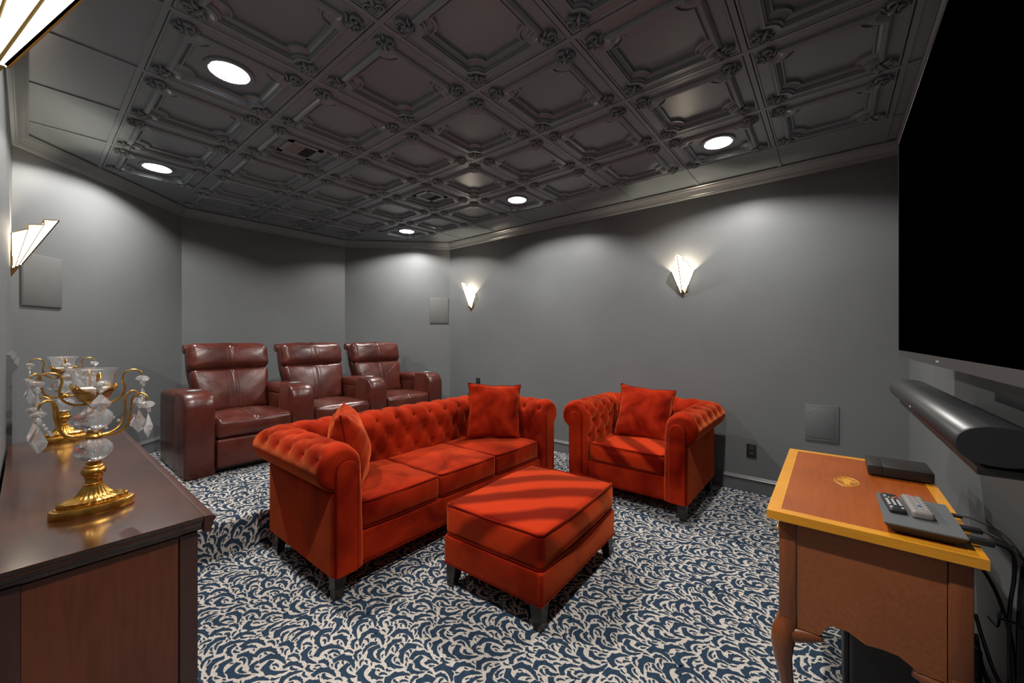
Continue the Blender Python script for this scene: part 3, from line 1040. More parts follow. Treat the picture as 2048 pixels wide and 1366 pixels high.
# ------------------------------------------------------------------ leather recliners
def arm_mesh():
    mb = MB()
    # front block with rounded front top, in the y-z plane, extruded in x
    prof = [(0.30, 0.0), (0.012, 0.0), (0.0, 0.02)]
    rc, zt = 0.125, 0.665
    prof.append((0.0, zt-rc))
    for k in range(1, 9):
        a = PI-PI/2*k/8
        prof.append((rc+rc*math.cos(a), zt-rc+rc*math.sin(a)))
    prof.append((0.30, zt))
    hw = 0.100
    vs = []; fs = []
    xs = [(-hw, 0.016), (-hw+0.005, 0.006), (-hw+0.016, 0.0), (-0.03, -0.003), (0.03, -0.003), (hw-0.016, 0.0), (hw-0.005, 0.006), (hw, 0.016)]
    cy, cz = 0.16, 0.33
    n = len(prof)
    for x, ins in xs:
        for y, z in prof:
            yy = y + (ins if y < 0.28 else 0); zz = z - (ins if z > 0.5 else 0)
            vs.append((x, yy, zz))
    for i in range(len(xs)-1):
        for k in range(n):
            fs.append((i*n+k, (i+1)*n+k, (i+1)*n+(k+1) % n, i*n+(k+1) % n))
    fs.append(tuple(range(n))); fs.append(tuple(reversed(range((len(xs)-1)*n, len(xs)*n))))
    mb.add(vs, fs)
    return mb
ARM_FRONT = arm_mesh().mesh('arm_front', 50); ARM_FRONT.materials.append(leather_m)
mb = MB(); mb.rbox((0, 0.595, 0.285), (0.192, 0.585, 0.570), 0.020, mid=(1, 2, 2), k=2)
ARM_REAR = mb.mesh('arm_rear', 50); ARM_REAR.materials.append(leather_m)
mb = MB(); mb.rbox((0, 0.590, 0.600), (0.196, 0.575, 0.100), 0.035, mid=(2, 5, 1), k=3, bulge=(0, 0, 0.012),
                   fn=lambda p, u: [p[0], p[1], p[2]-0.020*max(0, u[1])])
ARM_PAD = mb.mesh('arm_pad', 50); ARM_PAD.materials.append(leather_m)
cup = MB()
cup.lathe([(0.046, 0.0), (0.050, 0.003), (0.046, 0.005), (0.041, 0.003), (0.040, -0.004), (0.039, -0.012), (0.002, -0.012)], 28, (0, 0.190, 0.672), cap=False)
CUP = cup.mesh('cup_holder', 50); CUP.materials.append(steel)
def seat_wr(seed):
    def f(p, u):
        w = 0.004*math.sin(9*u[0]+seed)*math.sin(7*u[2]+2*seed)
        return [p[0]+0.2*w, p[1]-(w if u[1] < 0 else 0), p[2]+(w if u[2] > 0 else 0)]
    return f
def recliner(label, x, arms):
    t = thing('recliner', label, 'recliner', (x, 3.82, Z_STEP), 0, group='burgundy leather recliners')
    for ax in arms:
        a = link('arm', ARM_FRONT, t)
        a.location = (ax, 0, 0)
        link('rear_panel', ARM_REAR, a); link('arm_pad', ARM_PAD, a); link('cup_holder', CUP, a)
        MB().tube([(-0.099, 0.300, 0.02), (-0.0995, 0.300, 0.60)], 0.0022, 5).build('seam', leather_seam, a)
    sd = x*3
    W = 0.578
    s = MB().rbox((0, 0.275, 0.360), (W, 0.570, 0.155), 0.040, mid=(8, 8, 3), k=4, bulge=(0, 0.016, 0.024), fn=seat_wr(sd)).build('seat_cushion', leather_m, t, 60)
    MB().rbox((0, 0.275, 0.360), (0.075, 0.576, 0.161), 0.041, mid=(2, 8, 3), k=4, bulge=(0, 0.016, 0.026)).build('centre_strip', leather_m, s, 60)
    MB().rbox((0, 0.020, 0.165), (W-0.012, 0.070, 0.230), 0.018, mid=(4, 1, 4), k=3, bulge=(0, 0.008, 0)).build('footrest', leather_m, t, 60)
    MB().box((-W/2+0.01, 0.05, 0.02), (W/2-0.01, 0.78, 0.28)).build('base', black_matte, t, None)
    tilt = Matrix.Translation((0, 0.560, 0.400)) @ Matrix.Rotation(R(-15), 4, 'X')
    shell = MB().rbox((0, 0.115, 0.335), (0.640, 0.085, 0.640), 0.030, mid=(2, 1, 6), k=3, fn=lambda p, u: [p[0]*(0.89+0.11*smooth(-0.5, 0.3, u[2])), p[1], p[2]], m=tilt).build('back_shell', leather_m, t, 60)
    MB().tube([tilt @ Vector((-0.325, 0.145, 0.655)), tilt @ Vector((0.325, 0.145, 0.655))], 0.042, 14).build('top_roll', leather_m, shell)
    lum = MB().rbox((0, 0.035, 0.225), (0.630, 0.125, 0.415), 0.045, mid=(8, 1, 8), k=4, bulge=(0, 0.028, 0), fn=lambda p, u: [p[0]*(0.905+0.095*smooth(-0.4, 0.6, u[2])), seat_wr(sd+1)(p, u)[1], p[2]], m=tilt).build('lumbar_cushion', leather_m, t, 60)
    MB().rbox((0, 0.035, 0.225), (0.080, 0.133, 0.417), 0.046, mid=(2, 1, 8), k=4, bulge=(0, 0.028, 0), m=tilt).build('centre_strip', leather_m, lum, 60)
    for q in (-1, 1):
        xs_ = q*0.0405
        MB().tube([tilt @ Vector((xs_, 0.035-0.0665-0.0275*(1-w*w), 0.225+0.2085*w)) for w in [-0.78+1.56*k/12 for k in range(13)]], 0.0024, 6).build('seam', leather_seam, lum)
        MB().tube([tilt @ Vector((xs_, 0.030-0.079-0.0255*(1-w*w), 0.545+0.130*w)) for w in [-0.50+1.0*k/8 for k in range(9)]], 0.0024, 6).build('seam', leather_seam, t)
        MB().tube([Vector((q*0.038, 0.275+0.288*w, 0.360+0.0805+0.0255*(1-w*w))) for w in [-0.80+1.5*k/12 for k in range(13)]], 0.0022, 6).build('seam', leather_seam, s)
    for q in (-1, 1):
        MB().tube([tilt @ Vector((q*(0.29-0.18*k/6), -0.030-0.028*(1-((0.29-0.18*k/6)/0.315)**2)*(1-((0.18-0.15*k/6)/0.2)**2)+0.004, 0.225+0.18-0.13*k/6)) for k in range(7)], 0.0018, 5).build('seam', leather_seam, lum)
    hd = MB().rbox((0, 0.030, 0.545), (0.655, 0.150, 0.255), 0.062, mid=(8, 1, 5), k=4, bulge=(0, 0.026, 0.008), fn=seat_wr(sd+2), m=tilt).build('headrest', leather_m, t, 60)
    MB().rbox((0, 0.030, 0.545), (0.085, 0.158, 0.261), 0.063, mid=(2, 1, 5), k=4, bulge=(0, 0.026, 0.008), m=tilt).build('centre_strip', leather_m, hd, 60)
    return t
recliner('burgundy leather recliner nearest the dresser, with both arms showing', 1.238, (-0.388, 0.388))
recliner('burgundy leather recliner in the middle of the row of three', 2.020, (0.394,))
recliner('burgundy leather recliner at the right end of the row near the wall speaker', 2.814, (0.394,))

# ------------------------------------------------------------------ dresser
DX0, DX1, DY0, DY1, DZ = -0.055, 0.340, 1.375, 3.045, 0.80
dr = thing('dresser', 'dark mahogany dresser with a worn polished top along the left wall', 'dresser', (0, 0, 0))
MB().box((DX0+0.004, DY0+0.030, 0.06), (DX1-0.035, DY1-0.020, DZ-0.040)).build('body', wood_dresser, dr, None)
def moulded_edge(x0, x1, y0, y1, z1):
    prof = [(0.0, 0.0), (0.0, -0.004), (0.004, -0.012), (0.003, -0.018), (0.010, -0.022), (0.014, -0.030), (0.020, -0.034), (0.022, -0.044), (0.028, -0.046)]
    rings = [[(x0, y0+p), (x1, y0+p), (x1, y1-p*0.5), (x0, y1-p*0.5)] for p, _ in prof]
    mb = MB(); v = [(x, y, z1+prof[k][1]) for k, rg in enumerate(rings) for x, y in rg]; f = [(0, 1, 2, 3)]
    for k in range(len(prof)-1):
        for i in range(4):
            f.append((k*4+i, (k+1)*4+i, (k+1)*4+(i+1) % 4, k*4+(i+1) % 4))
    f.append(tuple(reversed(range((len(prof)-1)*4, len(prof)*4))))
    mb.add(v, f); return mb
top = moulded_edge(DX0, DX1-0.026, DY0, DY1, DZ).build('top', wood_top, dr, 25)
prof = [(0.0, 0.0), (0.012, -0.003), (0.016, -0.008), (0.015, -0.014), (0.010, -0.020), (0.012, -0.027), (0.006, -0.034), (0.005, -0.043), (0.0, -0.046)]
mb = MB(); n = len(prof); xb = DX1-0.026
pr = [(xb+0.0008, 0.0), (xb+0.012, -0.0005)] + [(xb+0.012+p, z-0.001) for p, z in prof[1:]] + [(xb+0.0008, -0.046)]
n = len(pr)
mb.add([(x, DY0-0.001, DZ+z) for x, z in pr]+[(x, DY1, DZ+z) for x, z in pr],
       [tuple(reversed(range(n))), tuple(range(n, 2*n))]+[(k, (k+1) % n, n+(k+1) % n, n+k) for k in range(n)])
mb.build('edge_strip', wood_edge, dr, 25)
# end panel facing the camera: stiles, rails, sunk field
yf = DY0+0.030
MB().box((DX1-0.075, yf-0.012, 0.05), (DX1-0.036, yf+0.004, DZ-0.045)).build('stile', wood_edge, dr, None)
MB().box((DX0+0.004, yf-0.012, 0.05), (DX0+0.045, yf+0.004, DZ-0.045)).build('stile', wood_edge, dr, None)
MB().box((DX0+0.046, yf-0.010, 0.13), (DX1-0.079, yf+0.003, DZ-0.047)).build('end_panel', wood_dresser, dr, None)
MB().box((DX0+0.045, yf-0.012, 0.05), (DX1-0.076, yf+0.004, 0.128)).build('rail', wood_edge, dr, None)
MB().box((DX0+0.0, DY0+0.022, 0.0), (DX1-0.028, DY1-0.015, 0.065)).build('plinth', wood_edge, dr, None)
for c in range(3):
    for r in range(3):
        y0 = DY0+0.05+c*0.535; z0 = 0.085+r*0.222
        d = MB().rbox((DX1-0.036, y0+0.26, z0+0.104), (0.012, 0.515, 0.208), 0.002, k=1).build('drawer', wood_dresser, dr)

# ---- wainscot end with cap moulding on the left wall behind the dresser
mb = MB(); pr = [(0.0, 1.225), (0.010, 1.225), (0.014, 1.212), (0.022, 1.200), (0.024, 1.185), (0.034, 1.172), (0.036, 1.160), (0.030, 1.150), (0.018, 1.146), (0.018, Z_STEP), (0.0, Z_STEP)]
n = len(pr)
mb.add([(XL+x, 3.10, z) for x, z in pr]+[(XL+x, 4.20, z) for x, z in pr], [tuple(range(n)), tuple(reversed(range(n, 2*n)))]+[(k, n+k, n+(k+1) % n, (k+1) % n) for k in range(n)])
struct(mb.build('trim_7', trim_paint, None, 25), 'grey wainscot panel with moulded cap on the left wall past the dresser')

# ------------------------------------------------------------------ candelabras
def facet(mb, prof, n, m=None, sy=1.0):
    mb.lathe(prof, n, sy=sy, m=m)
def candelabra(label, loc, rz):
    t = thing('candelabra', label, 'candelabra', loc, rz, group='gold and crystal candle holders')
    # oval plinth and gadrooned flare (long axis x)
    b = MB()
    b.lathe([(0.086, 0.0), (0.088, 0.003), (0.088, 0.019), (0.086, 0.022), (0.080, 0.023), (0.078, 0.026), (0.074, 0.027)], 48, sx=1.0, sy=0.56)
    base = b.build('plinth', gold, t, 40)
    fl = MB()
    def flute(i, a):
        amp = [0.03, 0.045, 0.045, 0.06, 0.08, 0.08, 0.06, 0.04][min(i, 7)]
        return 1+amp*abs(math.sin(a*11))-amp*0.5
    prof = [(0.068, 0.024), (0.073, 0.030), (0.070, 0.038), (0.058, 0.041), (0.044, 0.044), (0.033, 0.054), (0.026, 0.066), (0.0215, 0.076)]
    N = 132; vs = []; fs = []
    for i, (r, z) in enumerate(prof):
        k = 0.56+0.44*(i/7)**1.3
        for j in range(N):
            a = 2*PI*j/N; q = r*flute(i, a)
            vs.append((q*math.cos(a), q*k*math.sin(a), z))
    for i in range(len(prof)-1):
        for j in range(N):
            fs.append((i*N+j, i*N+(j+1) % N, (i+1)*N+(j+1) % N, (i+1)*N+j))
    fs.append(tuple((len(prof)-1)*N+j for j in range(N)))
    fl.add(vs, fs); fl.build('fluted_foot', gold, t, 60)
    st = MB()
    st.lathe([(0.020, 0.074), (0.0215, 0.078), (0.0215, 0.081), (0.0185, 0.083), (0.0175, 0.090), (0.0185, 0.098), (0.0205, 0.101), (0.0200, 0.103), (0.0230, 0.107),
              (0.0265, 0.114), (0.0260, 0.120), (0.0210, 0.127), (0.0190, 0.128), (0.0205, 0.131), (0.0190, 0.134), (0.0150, 0.136), (0.0165, 0.142), (0.0175, 0.146)], 32)
    st.build('stem', gold, t, 40)
    def ball(z):
        o = MB()
        o.lathe([(0.012, -0.033), (0.024, -0.028), (0.035, -0.016), (0.040, -0.002), (0.038, 0.012), (0.029, 0.024), (0.016, 0.031), (0.012, 0.033)], 64, (0, 0, z),
                flute=lambda i, a: 1+0.045*abs(math.sin(a*7)))
        o.build('crystal_ball', crystal, t, 60)
    ball(0.178); ball(0.268)
    c = MB()
    c.lathe([(0.016, 0.210), (0.021, 0.213), (0.0215, 0.217), (0.017, 0.222), (0.015, 0.228), (0.017, 0.233), (0.013, 0.236)], 32)
    c.build('collar', gold, t, 40)
    c = MB()
    c.lathe([(0.010, 0.299), (0.008, 0.306), (0.010, 0.311), (0.020, 0.316), (0.030, 0.324), (0.034, 0.334), (0.030, 0.334), (0.012, 0.322)], 32)
    c.build('cup', gold, t, 40)
    # acanthus leaves around the glass
    for q in range(4):
        a0 = PI/4+PI/2*q
        vs = []; fs = []; NU, NV = 10, 8
        for i in range(NU+1):
            s = i/NU
            w = 0.026*math.sin(PI*min(1, 0.22+0.80*s))**0.7*(1+(0.16 if i % 2 else -0.08)*(s > 0.2))
            for j in range(NV+1):
                u = -1+2*j/NV
                rr = 0.030+0.016*s+0.012*s**3 + 0.003*math.cos(u*9)*s
                z = 0.322+0.050*s-0.012*abs(u)**1.5*s
                an = a0+u*w/rr
                vs.append((rr*math.cos(an), rr*math.sin(an), z))
        for i in range(NU):
            for j in range(NV):
                k = i*(NV+1)+j
                fs.append((k, k+1, k+NV+2, k+NV+1))
        o = MB().add(vs, fs).build('gilt_leaf', gold, t, 60)
        md = o.modifiers.new('thick', 'SOLIDIFY'); md.thickness = 0.0012
    gl = MB()
    gl.lathe([(0.004, 0.322), (0.026, 0.323), (0.036, 0.332), (0.041, 0.350), (0.043, 0.380), (0.046, 0.398), (0.056, 0.410), (0.058, 0.413), (0.056, 0.414),
              (0.044, 0.399), (0.0405, 0.380), (0.0385, 0.350), (0.034, 0.336), (0.024, 0.327), (0.004, 0.326)], 40, cap=False)
    gl.build('glass_cup', glass, t, 60)
    MB().lathe([(0.005, 0.328), (0.028, 0.330), (0.034, 0.340), (0.036, 0.358), (0.034, 0.359), (0.005, 0.357)], 24).build('candle', wax, t, 40)
    def arm(name, prof, a, r0):
        ca, sa = math.cos(a), math.sin(a)
        pts = [(r*ca, r*sa, z) for r, z in prof]
        # smooth
        sm = []
        for i in range(len(pts)-1):
            p0, p1, p2, p3 = [Vector(pts[max(0, min(len(pts)-1, i+k))]) for k in (-1, 0, 1, 2)]
            for k in range(5):
                u = k/5
                sm.append(0.5*((2*p1)+(p2-p0)*u+(2*p0-5*p1+4*p2-p3)*u*u+(3*p1-p0-3*p2+p3)*u**3))
        sm.append(Vector(pts[-1]))
        K = len(sm)
        o = MB().tube(sm, [r0*(1-0.35*i/K) for i in range(K)], 8).build(name, gold, t, 60)
        return sm[-1]
    def pendant(p, a, big):
        x, y, z = p
        m = Tm(x, y, z-0.014, a)
        o = MB(); o.lathe([(0.004, -0.009), (0.013, -0.005), (0.0165, 0.0), (0.013, 0.005), (0.004, 0.009)], 12, m=m @ Matrix.Rotation(R(25), 4, 'X'))
        ro = o.build('crystal_drop', crystal, t, None)
        MB().lathe([(0.001, -0.008), (0.006, -0.005), (0.0082, 0), (0.006, 0.005), (0.001, 0.008)], 10, m=Tm(x, y, z-0.031, a)).build('bead', crystal, ro, None)
        zz = z-0.039
        k = 1.25 if big else 0.85
        if big is not None:
            w = MB()
            out = [(0.0, 0.0, 0.003), (0.010*k, -0.014*k, 0.006), (0.024*k, -0.034*k, 0.006), (0.020*k, -0.044*k, 0.005), (0.0, -0.060*k, 0.001)]
            vs = [(0, 0, zz)]
            ring = [(0.010*k, -0.014*k), (0.019*k, -0.026*k), (0.026*k, -0.036*k), (0.020*k, -0.046*k), (0.011*k, -0.053*k)]
            pts = ring + [(0, -0.062*k)] + [(-x_, z_) for x_, z_ in reversed(ring)]
            vs += [(x_, 0, zz+z_) for x_, z_ in pts]
            n = len(pts)
            vs += [(0, 0.010*k, zz-0.034*k), (0, -0.010*k, zz-0.034*k)]
            F, B = n+1, n+2
            fs = []
            al = [0]+list(range(1, n+1))
            for i in range(len(al)):
                p_, q_ = al[i], al[(i+1) % len(al)]
                fs.append((p_, q_, F)); fs.append((q_, p_, B))
            w.add([(vx, vy, vz-zz) for vx, vy, vz in vs], fs, Tm(x, y, zz, a+PI/2))
            w.build('prism', crystal, ro, None)
        else:
            MB().lathe([(0.0005, -0.034), (0.004, -0.029), (0.0055, -0.022), (0.003, -0.008), (0.0008, 0.0)], 8, m=Tm(x, y, zz, a)).build('prism', crystal, ro, None)
    up = [(0.010, 0.312), (0.034, 0.311), (0.058, 0.326), (0.066, 0.352), (0.061, 0.378), (0.066, 0.398), (0.082, 0.406), (0.098, 0.402), (0.106, 0.390)]
    dn = [(0.016, 0.216), (0.046, 0.219), (0.070, 0.236), (0.080, 0.268), (0.083, 0.305), (0.090, 0.328), (0.104, 0.336), (0.117, 0.329), (0.122, 0.314)]
    for q in range(4):
        a = PI/2*q
        e = arm('upper_arm', up, a, 0.0034); pendant(e, a, None if q == 2 else False)
    ends = []
    for q in range(4):
        a = R(28) if q == 0 else [R(28), R(152), R(208), R(332)][q]
        e = arm('lower_arm', dn, a, 0.0038); pendant(e, a, True); ends.append(e)
    # bead swags between the lower arms
    for q in range(4):
        a, b = ends[q], ends[(q+1) % 4]
        for k in range(1, 6):
            s = k/6
            p = a.lerp(b, s)
            f = 1-4*s*(1-s)*0.25
            z = 0.290-0.055*4*s*(1-s)
            k2 = 1.0 if q in (1, 3) else 0.75
            MB().lathe([(0.001, -0.0045), (0.004, -0.002), (0.0045, 0), (0.004, 0.002), (0.001, 0.0045)], 8, m=Tm(p.x*f*k2, p.y*f*k2, z, 0, 0, PI/2), sx=1).build('bead', crystal, t, 60)
    return t
candelabra('nearer gold and crystal candle holder with hanging prisms on the dresser', (0.122, 1.675, DZ), R(3))
candelabra('farther gold and crystal candle holder at the far end of the dresser', (0.112, 2.945, DZ), R(3))

# ------------------------------------------------------------------ lowboy table
TX0, TX1, TY0, TY1, TZ = 1.478, 2.376, -0.300, 0.160, 0.760
tb = thing('side_table', 'mahogany lowboy table with yellow banded top and cabriole legs under the television', 'table', (0, 0, 0))
MB().box((TX0+0.036, TY0+0.030, TZ-0.020), (TX1-0.036, TY1-0.036, TZ)).build('top', wood_table, tb, None)
bands = [((TX0, TY0), (TX1, TY0), (TX1-0.0355, TY0+0.0295), (TX0+0.0355, TY0+0.0295)), ((TX1, TY0), (TX1, TY1), (TX1-0.0355, TY1-0.0355), (TX1-0.0355, TY0+0.0295)),
         ((TX1, TY1), (TX0, TY1), (TX0+0.0355, TY1-0.0355), (TX1-0.0355, TY1-0.0355)), ((TX0, TY1), (TX0, TY0), (TX0+0.0355, TY0+0.0295), (TX0+0.0355, TY1-0.0355))]
for q in bands:
    MB().prism(list(q), TZ-0.026, TZ+0.0004).build('banding', wood_band, tb, None)
# oval inlay with a spread figure
io = MB(); N = 40
io.prism([(0.060*math.cos(2*PI*k/N), 0.036*math.sin(2*PI*k/N)) for k in range(N)], 0, 0.0008)
inl = io.build('inlay', wood_inlay_dark, tb, None); inl.location = (1.955, -0.045, TZ); inl.rotation_euler = (0, 0, R(0))
rg = [(0.060*math.cos(2*PI*k/N), 0.036*math.sin(2*PI*k/N), 0.0006) for k in range(N)]
MB().tube(rg, 0.0016, 4, closed=True).build('inlay_line', wood_inlay, inl, None)
fig = MB()
for pts in ([(-0.050, 0.004), (-0.020, 0.010), (-0.004, 0.008), (0.010, 0.028), (0.018, 0.026), (0.014, 0.008), (0.030, 0.012), (0.048, 0.016), (0.034, 0.003),
             (0.050, -0.006), (0.030, -0.006), (0.040, -0.020), (0.018, -0.010), (0.012, -0.030), (0.004, -0.026), (-0.002, -0.008), (-0.020, -0.008), (-0.048, -0.010), (-0.034, -0.002)],):
    fig.prism(pts[::-1], 0.0008, 0.0014)
fig.build('inlay_figure', wood_inlay, inl, None)
# carcass: sides with shaped aprons, posts, cabriole legs
def apron(length, z_top, drop_end, rise, flip=False):
    """outline in (u, z): straight top, scalloped lower edge"""
    L = length
    low = [(0, drop_end), (0.055, drop_end), (0.066, drop_end+rise*0.55), (0.082, drop_end+rise), (0.12, drop_end+rise*1.02), (L*0.5, drop_end+rise*0.55), (L-0.12, drop_end+rise*0.65),
           (L-0.090, drop_end+rise*0.60), (L-0.066, drop_end+rise*0.25), (L-0.055, drop_end), (L, drop_end)]
    return low + [(L, z_top), (0, z_top)]
zt = TZ-0.026; ze = 0.392
cx0, cx1, cy0, cy1 = TX0+0.026, TX1-0.030, TY0+0.020, TY1-0.030
def panel(name, outl, origin, ux, thick, mat, parent):
    n = len(outl)
    uy = Vector((-ux.y, ux.x, 0))
    v = [Vector(origin)+ux*u+Vector((0, 0, z)) for u, z in outl] + [Vector(origin)+ux*u+uy*thick+Vector((0, 0, z)) for u, z in outl]
    f = [tuple(range(n)), tuple(reversed(range(n, 2*n)))]+[(k, n+k, n+(k+1) % n, (k+1) % n) for k in range(n)]
    return MB().add(v, f).build(name, mat, parent, None)
PW = 0.045
ap = apron(cy1-cy0-2*PW-0.004, zt, ze+0.012, 0.042)
panel('side_panel', ap, (cx0+0.004, cy1-PW-0.002, 0), Vector((0, -1, 0)), 0.016, wood_brown, tb)
panel('side_panel', ap, (cx1-0.004, cy0+PW+0.002, 0), Vector((0, 1, 0)), 0.016, wood_brown, tb)
ap2 = apron(cx1-cx0-2*PW-0.004, zt, ze+0.012, 0.07)
panel('back_panel', ap2, (cx0+PW+0.002, cy0+0.004, 0), Vector((1, 0, 0)), 0.016, wood_brown, tb)
fa = panel('front_apron', ap2, (cx1-PW-0.002, cy1-0.004, 0), Vector((-1, 0, 0)), 0.016, wood_brown, tb)
for k in range(3):
    dx = cx0+PW+0.03+k*0.245
    d = MB().rbox((dx+0.115, cy1-0.001, 0.635), (0.225, 0.014, 0.150), 0.004, k=1).build('drawer', wood_table, tb)
    MB().tube([(dx+0.085, cy1+0.006, 0.64), (dx+0.09, cy1+0.020, 0.628), (dx+0.115, cy1+0.022, 0.622), (dx+0.14, cy1+0.020, 0.628), (dx+0.145, cy1+0.006, 0.64)], 0.003, 6).build('handle', gold, d)
for sx, px in ((-1, cx0), (1, cx1)):
    for sy, py in ((-1, cy0), (1, cy1)):
        x0, x1 = (px, px+PW) if sx < 0 else (px-PW, px)
        y0, y1 = (py, py+PW) if sy < 0 else (py-PW, py)
        MB().rbox(((x0+x1)/2, (y0+y1)/2, (zt+ze)/2), (PW, PW, zt-ze), 0.004, k=1).build('post', wood_post, tb)
        c0 = Vector(((x0+x1)/2, (y0+y1)/2, 0)); dg = Vector((sx, sy, 0)).normalized()
        path = [(0.000, 0.420, 0.028), (0.004, 0.396, 0.031), (0.014, 0.370, 0.034), (0.020, 0.338, 0.031), (0.018, 0.295, 0.025), (0.008, 0.235, 0.020), (-0.004, 0.170, 0.0165), (-0.010, 0.110, 0.014),
                (-0.008, 0.060, 0.0135), (0.002, 0.034, 0.017), (0.010, 0.018, 0.026), (0.012, 0.008, 0.028), (0.012, 0.0, 0.022)]
        lg = MB(); lg.tube([c0+dg*a+Vector((0, 0, z)) for a, z, r in path], [r for a, z, r in path], 14)
        lo_ = lg.build('leg', wood_leg, tb, 60)
        for wx, wy in ((-sx, 0), (0, -sy)):
            w = Vector((wx, wy, 0)); e = c0+dg*0.012
            MB().tube([e+Vector((0, 0, 0.372)), e+w*0.035+Vector((0, 0, 0.380)), e+w*0.070+Vector((0, 0, 0.388)), e+w*0.095+Vector((0, 0, 0.394))], [0.028, 0.024, 0.017, 0.010], 10).build('knee_block', wood_leg, lo_, 60)

# ---- things on the table
pb = thing('disc_player', 'flat black media player at the far end of the table top', 'media player', (2.190, -0.203, TZ+0.0004))
MB().rbox((0, -0.022, 0.024), (0.172, 0.140, 0.036), 0.002, k=1).build('body', player_m, pb)
MB().rbox((0, 0.070, 0.024), (0.172, 0.043, 0.036), 0.002, k=1).build('front_section', player_m2, pb)
for sx in (-0.06, 0.06):
    for sy in (-0.06, 0.06):
        MB().lathe([(0.010, 0.0), (0.010, 0.007)], 12, (sx, sy, 0)).build('foot', black_matte, pb, None)
gb = thing('set_top_box', 'grey set-top box with sloping sides and two remotes lying on it', 'set-top box', (1.644, -0.193, TZ+0.0004))
vs = []
for (hx, hy, z) in ((0.118, 0.060, 0.003), (0.135, 0.079, 0.0265), (0.135, 0.079, 0.030)):
    ch = 0.0
    vs += [(-hx, -hy, z), (hx, -hy, z), (hx, hy, z), (-hx, hy, z)]
gm = MB().add(vs[4:], [(4, 5, 6, 7), (0, 1, 5, 4), (1, 2, 6, 5), (2, 3, 7, 6), (3, 0, 4, 7)])
gm.build('lid', box_grey, gb, None)
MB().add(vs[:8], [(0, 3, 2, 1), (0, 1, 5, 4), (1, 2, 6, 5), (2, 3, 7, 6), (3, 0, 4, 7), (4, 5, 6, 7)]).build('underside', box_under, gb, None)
for sx in (-1, 1):
    MB().box((sx*0.09-0.012, -0.045, 0.0), (sx*0.09+0.012, 0.045, 0.003)).build('foot', black_matte, gb, None)
BZ = TZ + 0.0304
def remote(label, loc, rz, body, size, keys, raised):
    t = thing('remote_control', label, 'remote', loc, rz, group='remotes on the set-top box')
    L, W, H = size
    b = MB().rbox((0, 0, H/2), (L, W, H), 0.0075, mid=(2, 1, 1), k=3).build('body', body, t, 50)
    for (x, y, sx, sy, mat) in keys:
        MB().rbox((x, y, H), (sx, sy, 0.003), 0.0012, k=1).build('button', mat, t)
    return t
kk = []
for r in range(4):
    for c in range(3):
        kk.append((0.010-0.014*r-0.0, -0.012+0.012*c, 0.008, 0.007, key_white))
for c, mt in enumerate((key_red, key_white, key_yellow, key_blue)):
    kk.append((0.030, -0.0135+0.009*c, 0.006, 0.006, mt))
kk += [(0.044, -0.012, 0.007, 0.007, key_red), (0.044, 0.012, 0.007, 0.007, key_white), (-0.058, -0.012, 0.009, 0.006, key_white), (-0.058, 0.012, 0.009, 0.006, key_white)]
remote('slim black remote control with small white and coloured keys', (1.672, -0.146, BZ), R(4), remote_black, (0.150, 0.040, 0.014), kk, 0)
kg = []
for r in range(6):
    for c in range(3):
        kg.append((0.050-0.020*r, -0.013+0.013*c, 0.007, 0.009, key_grey))
kg += [(0.066, 0.0, 0.010, 0.012, key_red), (-0.030, 0.0, 0.009, 0.010, key_blue)]
remote('thicker grey remote control lying beside the black one', (1.668, -0.197, BZ), R(3), remote_grey, (0.160, 0.046, 0.022), kg, 0)

# ------------------------------------------------------------------ television
tv = thing('television', 'large black wall-mounted television switched off', 'television', (0, 0, 0))
TVX0, TVX1, TVZ0, TVZ1, TVY = 0.845, 2.637, 1.218, 2.239, -0.250
MB().box((TVX0+0.006, TVY-0.002, TVZ0+0.030), (TVX1-0.006, TVY-0.0005, TVZ1-0.006)).build('screen', screen_m, tv, None)
bz = MB()
bz.box((TVX0, TVY-0.030, TVZ0), (TVX1, TVY+0.001, TVZ0+0.0295))
bz.box((TVX0, TVY-0.030, TVZ1-0.0055), (TVX1, TVY+0.001, TVZ1))
bz.box((TVX0, TVY-0.030, TVZ0+0.0295), (TVX0+0.0055, TVY+0.001, TVZ1-0.0055))
bz.box((TVX1-0.0055, TVY-0.030, TVZ0+0.0295), (TVX1, TVY+0.001, TVZ1-0.0055))
bz.build('bezel', bezel_m, tv, None)
MB().rbox(((TVX0+TVX1)/2, TVY-0.035, (TVZ0+TVZ1)/2), (TVX1-TVX0-0.008, 0.055, TVZ1-TVZ0-0.008), 0.012, k=2).build('back_housing', black_matte, tv) .location = (0, -0.0, 0)
MB().rbox((1.741, TVY+0.0012, TVZ0+0.014), (0.040, 0.001, 0.006), 0.0004, k=1).build('logo', key_grey, tv, None)
mt = thing('television_mount', 'dark metal wall bracket hanging below the television', 'bracket', (0, 0, 0))
MB().box((1.42, -0.419, 1.140), (1.64, -0.400, 1.72)).build('wall_plate', black_matte, mt, None)
MB().box((1.400, -0.400, 1.132), (1.660, -0.345, 1.260)).build('arm_housing', black_plastic, mt, None)
shadow_slab = MB().box((1.660, -0.4195, 1.138), (2.42, -0.412, 1.300)).build('rail', wall_paint, mt, None)  # thin wall-coloured slab added where only the television's shadow band falls
for k in range(3):
    MB().lathe([(0.008, 0), (0.008, 0.002), (0.004, 0.003)], 12, m=Tm(1.81+0.225*k, -0.412, 1.170, 0, -PI/2)).build('hole_disc', black_plastic, mt)  # small black discs standing for holes in the wall

